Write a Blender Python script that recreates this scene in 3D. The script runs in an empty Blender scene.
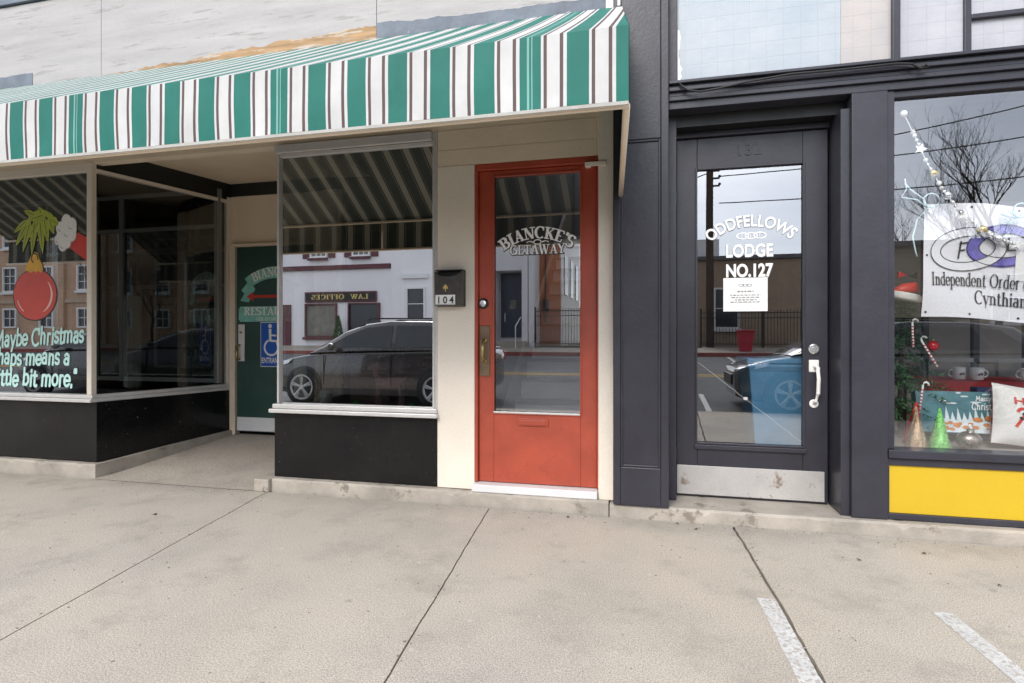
import bpy, math, random
from mathutils import Vector, Matrix
random.seed(7)
R = math.radians
SC = bpy.context.scene
COL = SC.collection

# ------------------------------------------------------------------ camera
cd = bpy.data.cameras.new("camera"); cam = bpy.data.objects.new("camera", cd); COL.objects.link(cam)
cam.location = (0.0, -4.12, 1.26)
cam.rotation_euler = (R(90), 0, R(13.586))
cd.sensor_width = 36; cd.lens = 20; cd.shift_y = -0.0044
cd.clip_start = 0.05; cd.clip_end = 600
SC.camera = cam

# ------------------------------------------------------------------ sky, sun, exposure
SUN_EL, SUN_AZ = 40, 196          # azimuth measured clockwise from +y (north)
w = bpy.data.worlds.new("World"); SC.world = w; w.use_nodes = True
nt = w.node_tree; nt.nodes.clear()
out = nt.nodes.new("ShaderNodeOutputWorld"); bg = nt.nodes.new("ShaderNodeBackground")
sky = nt.nodes.new("ShaderNodeTexSky"); sky.sky_type = 'NISHITA'; sky.sun_disc = False
sky.sun_elevation = R(SUN_EL); sky.sun_rotation = R(SUN_AZ)
sky.air_density = 1.0; sky.dust_density = 1.0; sky.ozone_density = 1.0
hs = nt.nodes.new("ShaderNodeHueSaturation"); hs.inputs["Saturation"].default_value = 0.26
tc = nt.nodes.new("ShaderNodeTexCoord"); mp = nt.nodes.new("ShaderNodeMapping"); mp.inputs["Scale"].default_value = (1.2, 1.2, 3.5)
nz = nt.nodes.new("ShaderNodeTexNoise"); nz.inputs["Scale"].default_value = 1.6; nz.inputs["Detail"].default_value = 6
rp = nt.nodes.new("ShaderNodeValToRGB")
rp.color_ramp.elements[0].position = .35; rp.color_ramp.elements[0].color = (.72, .74, .78, 1)
rp.color_ramp.elements[1].position = .68; rp.color_ramp.elements[1].color = (1.12, 1.10, 1.08, 1)
mx = nt.nodes.new("ShaderNodeMix"); mx.data_type = 'RGBA'; mx.blend_type = 'MULTIPLY'; mx.inputs[0].default_value = 1
nt.links.new(tc.outputs["Generated"], mp.inputs["Vector"]); nt.links.new(mp.outputs[0], nz.inputs["Vector"])
nt.links.new(nz.outputs["Fac"], rp.inputs["Fac"])
sx = nt.nodes.new("ShaderNodeSeparateXYZ"); nt.links.new(tc.outputs["Generated"], sx.inputs[0])
rz = nt.nodes.new("ShaderNodeValToRGB")           # a darker cloud bank low over the street
for e, (ps, cc) in zip(rz.color_ramp.elements, ((.04, (.56, .58, .63)), (.62, (1.0, 1.0, 1.0)))): e.position = ps; e.color = (*cc, 1)
nt.links.new(sx.outputs[2], rz.inputs["Fac"])
m2 = nt.nodes.new("ShaderNodeMix"); m2.data_type = 'RGBA'; m2.blend_type = 'MULTIPLY'; m2.inputs[0].default_value = 1
nt.links.new(sky.outputs[0], hs.inputs["Color"]); nt.links.new(hs.outputs[0], mx.inputs[6]); nt.links.new(rp.outputs[0], mx.inputs[7])
nt.links.new(mx.outputs[2], m2.inputs[6]); nt.links.new(rz.outputs[0], m2.inputs[7]); nt.links.new(m2.outputs[2], bg.inputs["Color"]); bg.inputs["Strength"].default_value = 0.15
nt.links.new(bg.outputs[0], out.inputs["Surface"])
sd = bpy.data.lights.new("sun", 'SUN'); sun = bpy.data.objects.new("sun", sd); COL.objects.link(sun)
sd.energy = 0.8; sd.angle = R(24); sd.color = (1.0, .96, .9)
sdir = Vector((math.sin(R(SUN_AZ)) * math.cos(R(SUN_EL)), math.cos(R(SUN_AZ)) * math.cos(R(SUN_EL)), math.sin(R(SUN_EL))))
sun.rotation_euler = sdir.to_track_quat('Z', 'Y').to_euler(); sun.location = (0, -10, 20)
SC.view_settings.view_transform = 'Standard'; SC.view_settings.look = 'None'
SC.view_settings.exposure = 1.52; SC.view_settings.gamma = 1; SC.view_settings.use_curve_mapping = False
SC.render.engine = 'CYCLES'
SC.cycles.use_denoising = True; SC.cycles.max_bounces = 10; SC.cycles.transparent_max_bounces = 16
SC.cycles.glossy_bounces = 6; SC.cycles.caustics_reflective = False; SC.cycles.caustics_refractive = False
SC.cycles.sample_clamp_indirect = 6

# ------------------------------------------------------------------ materials
MAT = {}
def nd(nt, t, **kw):
    n = nt.nodes.new(t)
    for k, v in kw.items(): n.inputs[k].default_value = v
    return n
def mixc(nt, fac, a, b, mode='MIX'):
    m = nt.nodes.new("ShaderNodeMix"); m.data_type = 'RGBA'; m.blend_type = mode
    for s, v in ((0, fac), (6, a), (7, b)):
        if hasattr(v, 'is_linked') or hasattr(v, 'links'): nt.links.new(v, m.inputs[s])
        elif s == 0: m.inputs[0].default_value = v
        else: m.inputs[s].default_value = (*v, 1)
    return m.outputs[2]
def noise(nt, co, scale, detail=4, rough=.55, stretch=None):
    if stretch:
        q = nt.nodes.new("ShaderNodeMapping"); q.inputs["Scale"].default_value = stretch
        nt.links.new(co, q.inputs["Vector"]); co = q.outputs[0]
    n = nd(nt, "ShaderNodeTexNoise", Scale=scale, Detail=detail, Roughness=rough); nt.links.new(co, n.inputs["Vector"])
    return n.outputs["Fac"]
def ramp(nt, fac, *stops, const=False):
    r = nt.nodes.new("ShaderNodeValToRGB"); cr = r.color_ramp
    if const: cr.interpolation = 'CONSTANT'
    while len(cr.elements) < len(stops): cr.elements.new(.5)
    for e, (p, c) in zip(cr.elements, stops):
        e.position = p; e.color = (*c, 1) if hasattr(c, '__len__') else (c, c, c, 1)
    nt.links.new(fac, r.inputs["Fac"]); return r.outputs["Color"]
def math_n(nt, op, a, b=None):
    m = nt.nodes.new("ShaderNodeMath"); m.operation = op
    for i, v in enumerate((a, b)):
        if v is None: continue
        if hasattr(v, 'links'): nt.links.new(v, m.inputs[i])
        else: m.inputs[i].default_value = v
    return m.outputs[0]
def new_mat(name):
    m = bpy.data.materials.new(name); m.use_nodes = True; nt = m.node_tree; nt.nodes.clear()
    o = nt.nodes.new("ShaderNodeOutputMaterial"); p = nt.nodes.new("ShaderNodeBsdfPrincipled")
    nt.links.new(p.outputs[0], o.inputs["Surface"])
    co = nt.nodes.new("ShaderNodeTexCoord").outputs["Object"]
    MAT[name] = m
    return m, nt, p, o, co
def bump(nt, p, h, strength=.3, dist=.01):
    b = nd(nt, "ShaderNodeBump", Strength=strength, Distance=dist); nt.links.new(h, b.inputs["Height"]); nt.links.new(b.outputs[0], p.inputs["Normal"])
def paint(name, col, rough=.5, var=.12, scale=3, b=.15, bs=60, dirt=None, dlev=.62, dscale=9, stretch=None, metal=0, spec=.5, fine=.06, fs=120):
    """A painted / worn surface: two scales of tone variation, wear patches and a slight relief."""
    m, nt, p, o, co = new_mat(name)
    lo = tuple(c * (1 - var) for c in col); hi = tuple(min(1, c * (1 + var)) for c in col)
    c = ramp(nt, noise(nt, co, scale, 5, .6, stretch), (.3, lo), (.7, hi))
    if fine:
        c = mixc(nt, 1.0, c, ramp(nt, noise(nt, co, fs, 3), (.3, 1 - fine), (.7, 1 + fine)), 'MULTIPLY')
    if dirt:
        f = ramp(nt, noise(nt, co, dscale, 8, .68, stretch), (dlev, 0.0), (dlev + .05, 1.0))
        c = mixc(nt, f, c, dirt)
    nt.links.new(c, p.inputs["Base Color"])
    p.inputs["Roughness"].default_value = rough; p.inputs["Metallic"].default_value = metal; p.inputs["Specular IOR Level"].default_value = spec
    rr = math_n(nt, 'ADD', math_n(nt, 'MULTIPLY', noise(nt, co, 14, 4), .24), rough - .12)
    nt.links.new(rr, p.inputs["Roughness"])
    if b: bump(nt, p, noise(nt, co, bs, 5, .6), b, .006)
    return m
def glass(name, refl=.45, tint=(.82, .85, .84), wob=.0, rtint=(.95, .96, .97)):
    m, nt, p, o, co = new_mat(name); nt.nodes.remove(p)
    t = nt.nodes.new("ShaderNodeBsdfTransparent"); t.inputs["Color"].default_value = (*tint, 1)
    g = nt.nodes.new("ShaderNodeBsdfGlossy"); g.inputs["Roughness"].default_value = 0.0; g.inputs["Color"].default_value = (*rtint, 1)
    lw = nd(nt, "ShaderNodeLayerWeight", Blend=.5)
    f = math_n(nt, 'ADD', math_n(nt, 'MULTIPLY', math_n(nt, 'POWER', lw.outputs["Facing"], 5.0), 1 - refl), refl)
    if wob:
        b = nd(nt, "ShaderNodeBump", Strength=wob, Distance=.02); nt.links.new(noise(nt, co, 1.3, 2), b.inputs["Height"]); nt.links.new(b.outputs[0], g.inputs["Normal"])
    s = nt.nodes.new("ShaderNodeMixShader"); nt.links.new(f, s.inputs[0]); nt.links.new(t.outputs[0], s.inputs[1]); nt.links.new(g.outputs[0], s.inputs[2])
    nt.links.new(s.outputs[0], o.inputs["Surface"])
    return m

paint("white_board", (.39, .375, .365), .6, .11, 1.6, .6, 12, dirt=(.31, .295, .28), dlev=.56, dscale=3.5, stretch=(.6, 1, 6))
paint("blue_grey_board", (.13, .155, .19), .6, .25, 6, .3, 40, dirt=(.5, .5, .5), dlev=.68)
paint("tan_wood", (.38, .24, .12), .75, .35, 8, .5, 30, dirt=(.50, .43, .35), dlev=.52, stretch=(.3, 1, 3))
paint("tan_paint", (.78, .66, .51), .55, .06, 2, .25, 25, dirt=(.40, .32, .25), dlev=.70, dscale=7)
paint("cream_post", (.80, .725, .62), .5, .05, 2, .2, 20, dirt=(.36, .31, .26), dlev=.73, dscale=11)
paint("soffit_paint", (.80, .66, .49), .6, .08, 2, .25, 14, dirt=(.34, .25, .17), dlev=.72, dscale=4)
paint("black_band", (.008, .012, .012), .45, .2, 4, .1)
paint("alu_frame", (.66, .645, .62), .38, .08, 5, .1, dirt=(.36, .33, .30), dlev=.70, dscale=16, metal=.25)
paint("grey_frame", (.20, .20, .20), .5, .15, 6, .1)
paint("red_paint", (.41, .072, .038), .42, .16, 3, .2, 28, dirt=(.42, .14, .10), dlev=.73, dscale=12)
paint("dark_paint", (.034, .033, .043), .36, .25, 2.2, .20, 40, dirt=(.13, .13, .14), dlev=.685, dscale=38, spec=.42)
paint("scuff_red", (.31, .056, .034), .6, .3, 20, 0)
paint("dark_trim", (.037, .036, .047), .33, .20, 2.5, .2, 40, dirt=(.14, .14, .15), dlev=.69, dscale=34, spec=.42)
paint("black_trim", (.012, .012, .012), .5, .1, 4, .1)  # near-black for the recess head, fittings and other black parts
paint("steel", (.52, .50, .48), .42, .14, 3, .15, 90, metal=.3, dirt=(.27, .21, .16), dlev=.585, dscale=5)
paint("silver", (.75, .75, .75), .25, .05, 5, 0, metal=.9)
paint("brass", (.45, .33, .14), .35, .2, 20, 0, metal=.9)
paint("bronze_plate", (.19, .135, .085), .45, .25, 14, .1, metal=.7)
paint("lock_black", (.02, .02, .02), .35, .1, 9, 0)
paint("yellow_panel", (.60, .40, .016), .45, .05, 1.5, .08, dirt=(.50, .36, .05), dlev=.68, dscale=6, fine=.03)
paint("green_door", (.026, .070, .058), .4, .18, 3, .15, 30, dirt=(.06, .10, .09), dlev=.68)
paint("mint", (.25, .60, .52), .5, .15, 12, 0)
paint("mint_letter", (.62, .95, .87), .5, .05, 12, 0)
paint("white_letter", (.90, .90, .885), .5, .04, 30, 0)
paint("black_letter", (.02, .02, .025), .5, .1, 9, 0)
paint("grey_letter", (.28, .28, .28), .5, .1, 9, 0)
paint("gold_letter", (.70, .52, .16), .4, .1, 9, 0)
paint("red_letter", (.62, .05, .035), .5, .08, 9, 0)
paint("blue_sign", (.012, .11, .52), .4, .05, 4, 0)
paint("white_paper", (.84, .84, .83), .6, .03, 5, .15, 12)
paint("banner_vinyl", (.80, .80, .84), .45, .06, 3, .5, 6)
paint("purple_ring", (.15, .13, .48), .5, .35, 22, 0)
paint("bauble_red", (.70, .085, .06), .45, .08, 4, 0)
paint("bauble_shine", (.95, .60, .56), .45, .05, 4, 0)
paint("amber", (.80, .44, .03), .45, .12, 9, 0)
paint("leaf_lime", (.40, .47, .03), .5, .15, 9, 0)
paint("ribbon_red", (.68, .05, .03), .45, .12, 5, 0)
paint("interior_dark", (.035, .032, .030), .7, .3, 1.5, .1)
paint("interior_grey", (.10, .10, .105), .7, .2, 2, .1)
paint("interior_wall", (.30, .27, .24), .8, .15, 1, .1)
paint("frame_inner", (.22, .22, .21), .5, .1, 4, .1)
paint("stair_white", (.88, .89, .90), .5, .04, 3, .1)
paint("stair_tread", (.30, .28, .25), .6, .15, 8, .2)
paint("column_pale", (.50, .60, .55), .6, .08, 3, .1)
paint("box_brown", (.20, .13, .08), .7, .15, 4, .1)
paint("deer_pink", (.80, .45, .43), .6, .12, 12, .2)
paint("leaf_green", (.03, .16, .03), .5, .3, 12, .2)
paint("glossy_green", (.02, .42, .04), .18, .1, 8, 0)
paint("glossy_red", (.50, .015, .02), .15, .1, 8, 0)
paint("glitter_gold", (.50, .34, .22), .35, .5, 70, .5, 110, metal=.5)
paint("glitter_green", (.22, .62, .16), .35, .5, 70, .5, 110, metal=.3)
paint("glitter_red", (.60, .03, .04), .35, .3, 70, .4, 110, metal=.3)
paint("silver_ball", (.30, .25, .22), .28, .45, 22, .4, 30, metal=.85)
paint("red_cloth", (.38, .024, .028), .8, .25, 6, .4, 60)
paint("white_cloth", (.80, .78, .74), .8, .05, 9, .3, 90)
paint("hem_cloth", (.42, .41, .38), .7, .1, 9, .1)
paint("navy_plaid", (.03, .04, .11), .8, .4, 30, .2)
paint("ceramic", (.83, .82, .80), .2, .03, 4, 0)
paint("box_teal", (.07, .20, .23), .4, .4, 9, 0)
paint("box_orange", (.65, .24, .07), .4, .4, 30, 0)
paint("snow_print", (.72, .80, .82), .4, .12, 20, 0)
paint("pearl", (.80, .79, .76), .2, .05, 8, 0, spec=.8)
paint("gold_bead", (.68, .55, .24), .2, .2, 20, 0, metal=.8)
paint("pale_ribbon", (.60, .80, .86), .4, .06, 9, 0)
paint("wood_stick", (.35, .18, .10), .7, .2, 9, .2)
paint("blue_plastic", (.16, .44, .70), .4, .12, 4, .1)
paint("red_plastic", (.45, .03, .05), .4, .1, 4, .1)
paint("cable_black", (.012, .012, .012), .5, .1, 9, 0)
paint("tan_fabric", (.48, .42, .34), .8, .08, 9, .2)
paint("mailbox_metal", (.075, .070, .065), .45, .25, 14, .3, 50, metal=.4)
paint("concrete_step", (.38, .342, .292), .85, .22, 4, .6, 45, dirt=(.24, .205, .17), dlev=.585, dscale=5)
paint("white_threshold", (.70, .70, .70), .55, .06, 4, .2, dirt=(.42, .38, .34), dlev=.68)
# street side
paint("asphalt", (.135, .135, .14), .9, .2, 2, .5, 130)
paint("dry_grass", (.12, .13, .045), .95, .4, 1.2, .6, 30)
paint("earth", (.20, .18, .14), .95, .3, .5, .4, 8)
paint("kerb_red", (.28, .07, .055), .8, .2, 3, .3)
paint("road_yellow", (.66, .40, .04), .7, .15, 4, .1)
paint("road_white", (.68, .67, .65), .8, .12, 9, .2, 80, dirt=(.40, .37, .33), dlev=.60, dscale=30)
paint("white_wall", (.84, .81, .815), .75, .05, .6, .3, 6)
paint("maroon", (.11, .028, .034), .55, .15, 4, .1)
paint("navy_door", (.018, .030, .055), .4, .2, 3, .1)
paint("orange_brick", (.44, .15, .065), .85, .2, 2, .4, 14)
paint("window_dark", (.03, .034, .04), .12, .2, 2, 0)
paint("curtain", (.20, .19, .16), .7, .3, 3, .1)
paint("white_frame", (.76, .75, .74), .5, .05, 5, .1)
paint("roof_grey", (.16, .16, .17), .8, .2, 4, .3)
paint("stone_band", (.46, .36, .26), .8, .1, 2, .3)
paint("bark", (.065, .05, .04), .9, .3, 8, .6, 20)
paint("pole_wood", (.085, .055, .04), .9, .25, 6, .5, 20, stretch=(4, 4, .4))
paint("iron_black", (.012, .012, .013), .45, .1, 5, 0)
paint("tyre", (.014, .014, .014), .75, .1, 9, .2)
paint("alloy", (.38, .38, .39), .3, .06, 9, 0, metal=.85)
paint("car_black_trim", (.012, .012, .013), .4, .1, 9, 0)
paint("lamp_clear", (.70, .72, .74), .1, .1, 30, .3, metal=.3)
paint("lamp_red", (.40, .01, .012), .15, .1, 30, 0)
for nm, c in (("car_bronze", (.040, .034, .034)), ("car_silver", (.055, .060, .066)), ("car_dark", (.016, .022, .026))):
    m = paint(nm, c, .25, .03, 2, 0, metal=.3, fine=0)
    p = [n for n in m.node_tree.nodes if n.type == 'BSDF_PRINCIPLED'][0]; p.inputs["Coat Weight"].default_value = 1; p.inputs["Coat Roughness"].default_value = .03
glass("glass_clear", .52, (.80, .84, .82), .006)
glass("glass_strong", .76, (.90, .92, .91), .006)
glass("glass_side", .10, (.72, .75, .74), .006)
glass("glass_door", .40, (.97, .98, .98), .005)
glass("glass_lodge", .34, (.80, .82, .84), .010)
glass("glass_shop", .23, (.96, .97, .97), .008)
glass("car_glass", .22, (.10, .11, .11))

# black structural glass with pale flecks
m, nt, p, o, co = new_mat("black_tile")
v = nd(nt, "ShaderNodeTexNoise", Scale=55, Detail=2); nt.links.new(co, v.inputs["Vector"])
fl = ramp(nt, v.outputs["Fac"], (.735, 0.0), (.75, 1.0))
c = mixc(nt, fl, ramp(nt, noise(nt, co, 2, 6, .7), (.35, (.005, .005, .006)), (.7, (.012, .012, .012))), (.17, .16, .15))
sep = nt.nodes.new("ShaderNodeSeparateXYZ"); nt.links.new(co, sep.inputs[0])
nt.links.new(c, p.inputs["Base Color"]); p.inputs["Specular IOR Level"].default_value = .32
nt.links.new(ramp(nt, noise(nt, co, 5, 6, .7), (.35, .10), (.7, .28)), p.inputs["Roughness"])
bump(nt, p, noise(nt, co, 2.2, 2), .12, .01)

# pavement concrete: exposed sand and small stones, broad stains
def concrete(name, base, mul=1.0, grime=False):
    m, nt, p, o, co = new_mat(name)
    b = tuple(x * mul for x in base)
    c = ramp(nt, noise(nt, co, .9, 7, .62), (.25, tuple(x * .80 for x in b)), (.5, b), (.78, tuple(x * 1.10 for x in b)))
    warm = ramp(nt, noise(nt, co, .45, 3), (.4, (1.0, 1.0, 1.0)), (.75, (1.05, 1.0, .93)))
    c = mixc(nt, 1, c, warm, 'MULTIPLY')
    c = mixc(nt, 1, c, ramp(nt, noise(nt, co, 210, 3, .7), (.32, .45), (.5, 1.0), (.70, 1.5)), 'MULTIPLY')
    c = mixc(nt, 1, c, ramp(nt, noise(nt, co, 110, 5, .85), (.33, .66), (.5, 1.0), (.66, 1.32)), 'MULTIPLY')
    vo = nd(nt, "ShaderNodeTexVoronoi", Scale=70); nt.links.new(co, vo.inputs["Vector"])
    c = mixc(nt, math_n(nt, 'MULTIPLY', ramp(nt, vo.outputs["Distance"], (.14, 1.0), (.20, 0.0)), ramp(nt, noise(nt, co, 9, 3), (.46, 0.0), (.60, .9))), c, (.62, .57, .50))
    vo2 = nd(nt, "ShaderNodeTexVoronoi", Scale=38); nt.links.new(co, vo2.inputs["Vector"])
    c = mixc(nt, math_n(nt, 'MULTIPLY', ramp(nt, vo2.outputs["Distance"], (.08, 1.0), (.13, 0.0)), ramp(nt, noise(nt, co, 6, 3), (.48, 0.0), (.60, .8))), c, (.13, .11, .09))
    st = ramp(nt, noise(nt, co, 2.3, 8, .72), (.52, 0.0), (.66, .5))
    c = mixc(nt, st, c, tuple(x * .62 for x in b))
    if grime:                                          # dirt washed against the foot of the fronts, gum and drip spots, pale scuffs
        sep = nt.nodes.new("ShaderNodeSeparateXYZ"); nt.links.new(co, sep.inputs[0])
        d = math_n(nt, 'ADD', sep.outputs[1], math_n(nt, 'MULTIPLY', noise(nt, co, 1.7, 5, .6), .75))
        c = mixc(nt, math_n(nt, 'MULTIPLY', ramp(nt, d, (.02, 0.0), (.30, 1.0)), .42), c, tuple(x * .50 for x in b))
        g2 = nd(nt, "ShaderNodeTexVoronoi", Scale=2.6); nt.links.new(co, g2.inputs["Vector"])
        c = mixc(nt, ramp(nt, g2.outputs["Distance"], (.035, .45), (.06, 0.0)), c, tuple(x * .50 for x in b))
        g3 = nd(nt, "ShaderNodeTexVoronoi", Scale=6.5); nt.links.new(co, g3.inputs["Vector"])
        c = mixc(nt, math_n(nt, 'MULTIPLY', ramp(nt, g3.outputs["Distance"], (.05, .8), (.13, 0.0)), ramp(nt, noise(nt, co, 30, 3), (.5, 0.0), (.6, 1.0))), c, (.56, .53, .49))
        c = mixc(nt, ramp(nt, noise(nt, co, 1.1, 9, .75, (1, 1.6, 1)), (.56, 0.0), (.72, .30)), c, (.50, .48, .44))
    nt.links.new(c, p.inputs["Base Color"]); p.inputs["Roughness"].default_value = .88; p.inputs["Specular IOR Level"].default_value = .3
    bump(nt, p, math_n(nt, 'ADD', noise(nt, co, 210, 3, .7), math_n(nt, 'MULTIPLY', noise(nt, co, 40, 3), .25)), .4, .003)
concrete("pavement", (.47, .43, .375), grime=True)
concrete("recess_concrete", (.40, .362, .315), 1)
concrete("far_concrete", (.40, .36, .31))

# awning canvas: woven stripes across x, light passes through the cloth
PER, X0 = .2075, -.711
def awning_mat(name):
    m, nt, p, o, co = new_mat(name); nt.nodes.remove(p)
    sep = nt.nodes.new("ShaderNodeSeparateXYZ"); nt.links.new(co, sep.inputs[0])
    t = math_n(nt, 'FRACT', math_n(nt, 'DIVIDE', math_n(nt, 'SUBTRACT', sep.outputs[0], -.2285 * PER - 40 * PER), PER))
    G = (.020, .165, .132); W = (.60, .60, .59); B = (.115, .078, .076)
    c = ramp(nt, t, (0, G), (.457, W), (.508, B), (.582, W), (.850, B), (.924, W), (.968, W), const=True)
    t6 = math_n(nt, 'FRACT', math_n(nt, 'DIVIDE', math_n(nt, 'SUBTRACT', sep.outputs[0], -.518 + 4.446 - 60 * 6 * PER), 6 * PER))
    seam = ramp(nt, t6, (0, 1.0), (.004, 0.0), (.013, 1.0), (.017, 0.0), const=True)
    c = mixc(nt, math_n(nt, 'MULTIPLY', seam, .55), c, (.35, .62, .56))
    c = mixc(nt, 1, c, ramp(nt, noise(nt, co, 2.2, 6, .65), (.3, .84), (.7, 1.08)), 'MULTIPLY')
    c = mixc(nt, 1, c, ramp(nt, noise(nt, co, 14, 3, .6, (1, .2, .2)), (.3, .95), (.7, 1.05)), 'MULTIPLY')
    # the reverse of the cloth has darker, duller stripes
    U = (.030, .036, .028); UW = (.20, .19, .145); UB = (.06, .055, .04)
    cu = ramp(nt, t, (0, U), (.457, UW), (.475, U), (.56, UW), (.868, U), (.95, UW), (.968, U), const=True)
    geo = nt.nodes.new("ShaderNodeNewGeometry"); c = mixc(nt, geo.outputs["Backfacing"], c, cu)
    d = nt.nodes.new("ShaderNodeBsdfPrincipled"); d.inputs["Roughness"].default_value = .6; d.inputs["Specular IOR Level"].default_value = .25
    tr = nt.nodes.new("ShaderNodeBsdfTranslucent"); nt.links.new(c, d.inputs["Base Color"]); nt.links.new(c, tr.inputs["Color"])
    bump(nt, d, noise(nt, co, 5, 3), .25, .02)
    s = nd(nt, "ShaderNodeMixShader", Fac=.06); nt.links.new(d.outputs[0], s.inputs[1]); nt.links.new(tr.outputs[0], s.inputs[2])
    nt.links.new(s.outputs[0], o.inputs["Surface"])
awning_mat("awning_canvas")

# foil-backed leaded panes above the cornice
def prism(name, a, b2):
    m, nt, p, o, co = new_mat(name)
    br = nt.nodes.new("ShaderNodeTexBrick"); br.offset = 0; br.inputs["Scale"].default_value = 1
    br.inputs["Brick Width"].default_value = .105; br.inputs["Row Height"].default_value = .105; br.inputs["Mortar Size"].default_value = .004; br.inputs["Mortar Smooth"].default_value = .6
    mpn = nt.nodes.new("ShaderNodeMapping"); mpn.inputs["Rotation"].default_value = (R(90), 0, 0)
    nt.links.new(co, mpn.inputs["Vector"]); nt.links.new(mpn.outputs[0], br.inputs["Vector"])
    c = ramp(nt, noise(nt, co, 2.0, 5, .6), (.35, a), (.65, b2))
    c = mixc(nt, math_n(nt, 'MULTIPLY', br.outputs["Fac"], .28), c, tuple(x * .75 for x in a))
    cr = ramp(nt, noise(nt, co, 16, 5, .7, (.25, 1, 1.6)), (.47, 0.0), (.5, 1.0), (.53, 0.0))
    c = mixc(nt, math_n(nt, 'MULTIPLY', cr, .16), c, (.3, .31, .34))
    nt.links.new(c, p.inputs["Base Color"]); p.inputs["Metallic"].default_value = .0; p.inputs["Roughness"].default_value = .25
    bump(nt, p, math_n(nt, 'ADD', math_n(nt, 'MULTIPLY', br.outputs["Fac"], -.35), noise(nt, co, 18, 4)), .25, .005)
prism("pane_blue", (.37, .43, .48), (.46, .49, .52))
prism("pane_grey", (.40, .40, .44), (.50, .50, .52))
prism("pane_tan", (.43, .405, .40), (.52, .475, .44))

def siding_mat(name, col, step, rot=False):
    m, nt, p, o, co = new_mat(name)
    sep = nt.nodes.new("ShaderNodeSeparateXYZ"); nt.links.new(co, sep.inputs[0])
    t = math_n(nt, 'FRACT', math_n(nt, 'DIVIDE', math_n(nt, 'ADD', sep.outputs[2], 50), step))
    c = mixc(nt, ramp(nt, t, (.0, 1.0), (.12, 0.0)), ramp(nt, noise(nt, co, 2, 4), (.3, tuple(x * .88 for x in col)), (.7, col)), tuple(x * .45 for x in col))
    nt.links.new(c, p.inputs["Base Color"]); p.inputs["Roughness"].default_value = .7
    bump(nt, p, t, .5, .02)
siding_mat("beige_siding", (.42, .35, .26), .19)
def brick_mat(name, a, b2, mortar):
    m, nt, p, o, co = new_mat(name)
    br = nt.nodes.new("ShaderNodeTexBrick"); br.inputs["Scale"].default_value = 1
    br.inputs["Brick Width"].default_value = .22; br.inputs["Row Height"].default_value = .075; br.inputs["Mortar Size"].default_value = .008
    br.inputs["Color1"].default_value = (*a, 1); br.inputs["Color2"].default_value = (*b2, 1); br.inputs["Mortar"].default_value = (*mortar, 1)
    mpn = nt.nodes.new("ShaderNodeMapping"); mpn.inputs["Rotation"].default_value = (R(90), 0, 0)
    nt.links.new(co, mpn.inputs["Vector"]); nt.links.new(mpn.outputs[0], br.inputs["Vector"])
    c = mixc(nt, 1, br.outputs["Color"], ramp(nt, noise(nt, co, .8, 5), (.3, .85), (.7, 1.1)), 'MULTIPLY')
    nt.links.new(c, p.inputs["Base Color"]); p.inputs["Roughness"].default_value = .85
brick_mat("tan_brick", (.56, .36, .235), (.50, .30, .185), (.47, .37, .28))
brick_mat("old_brick", (.44, .31, .21), (.38, .26, .17), (.36, .3, .24))

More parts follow.
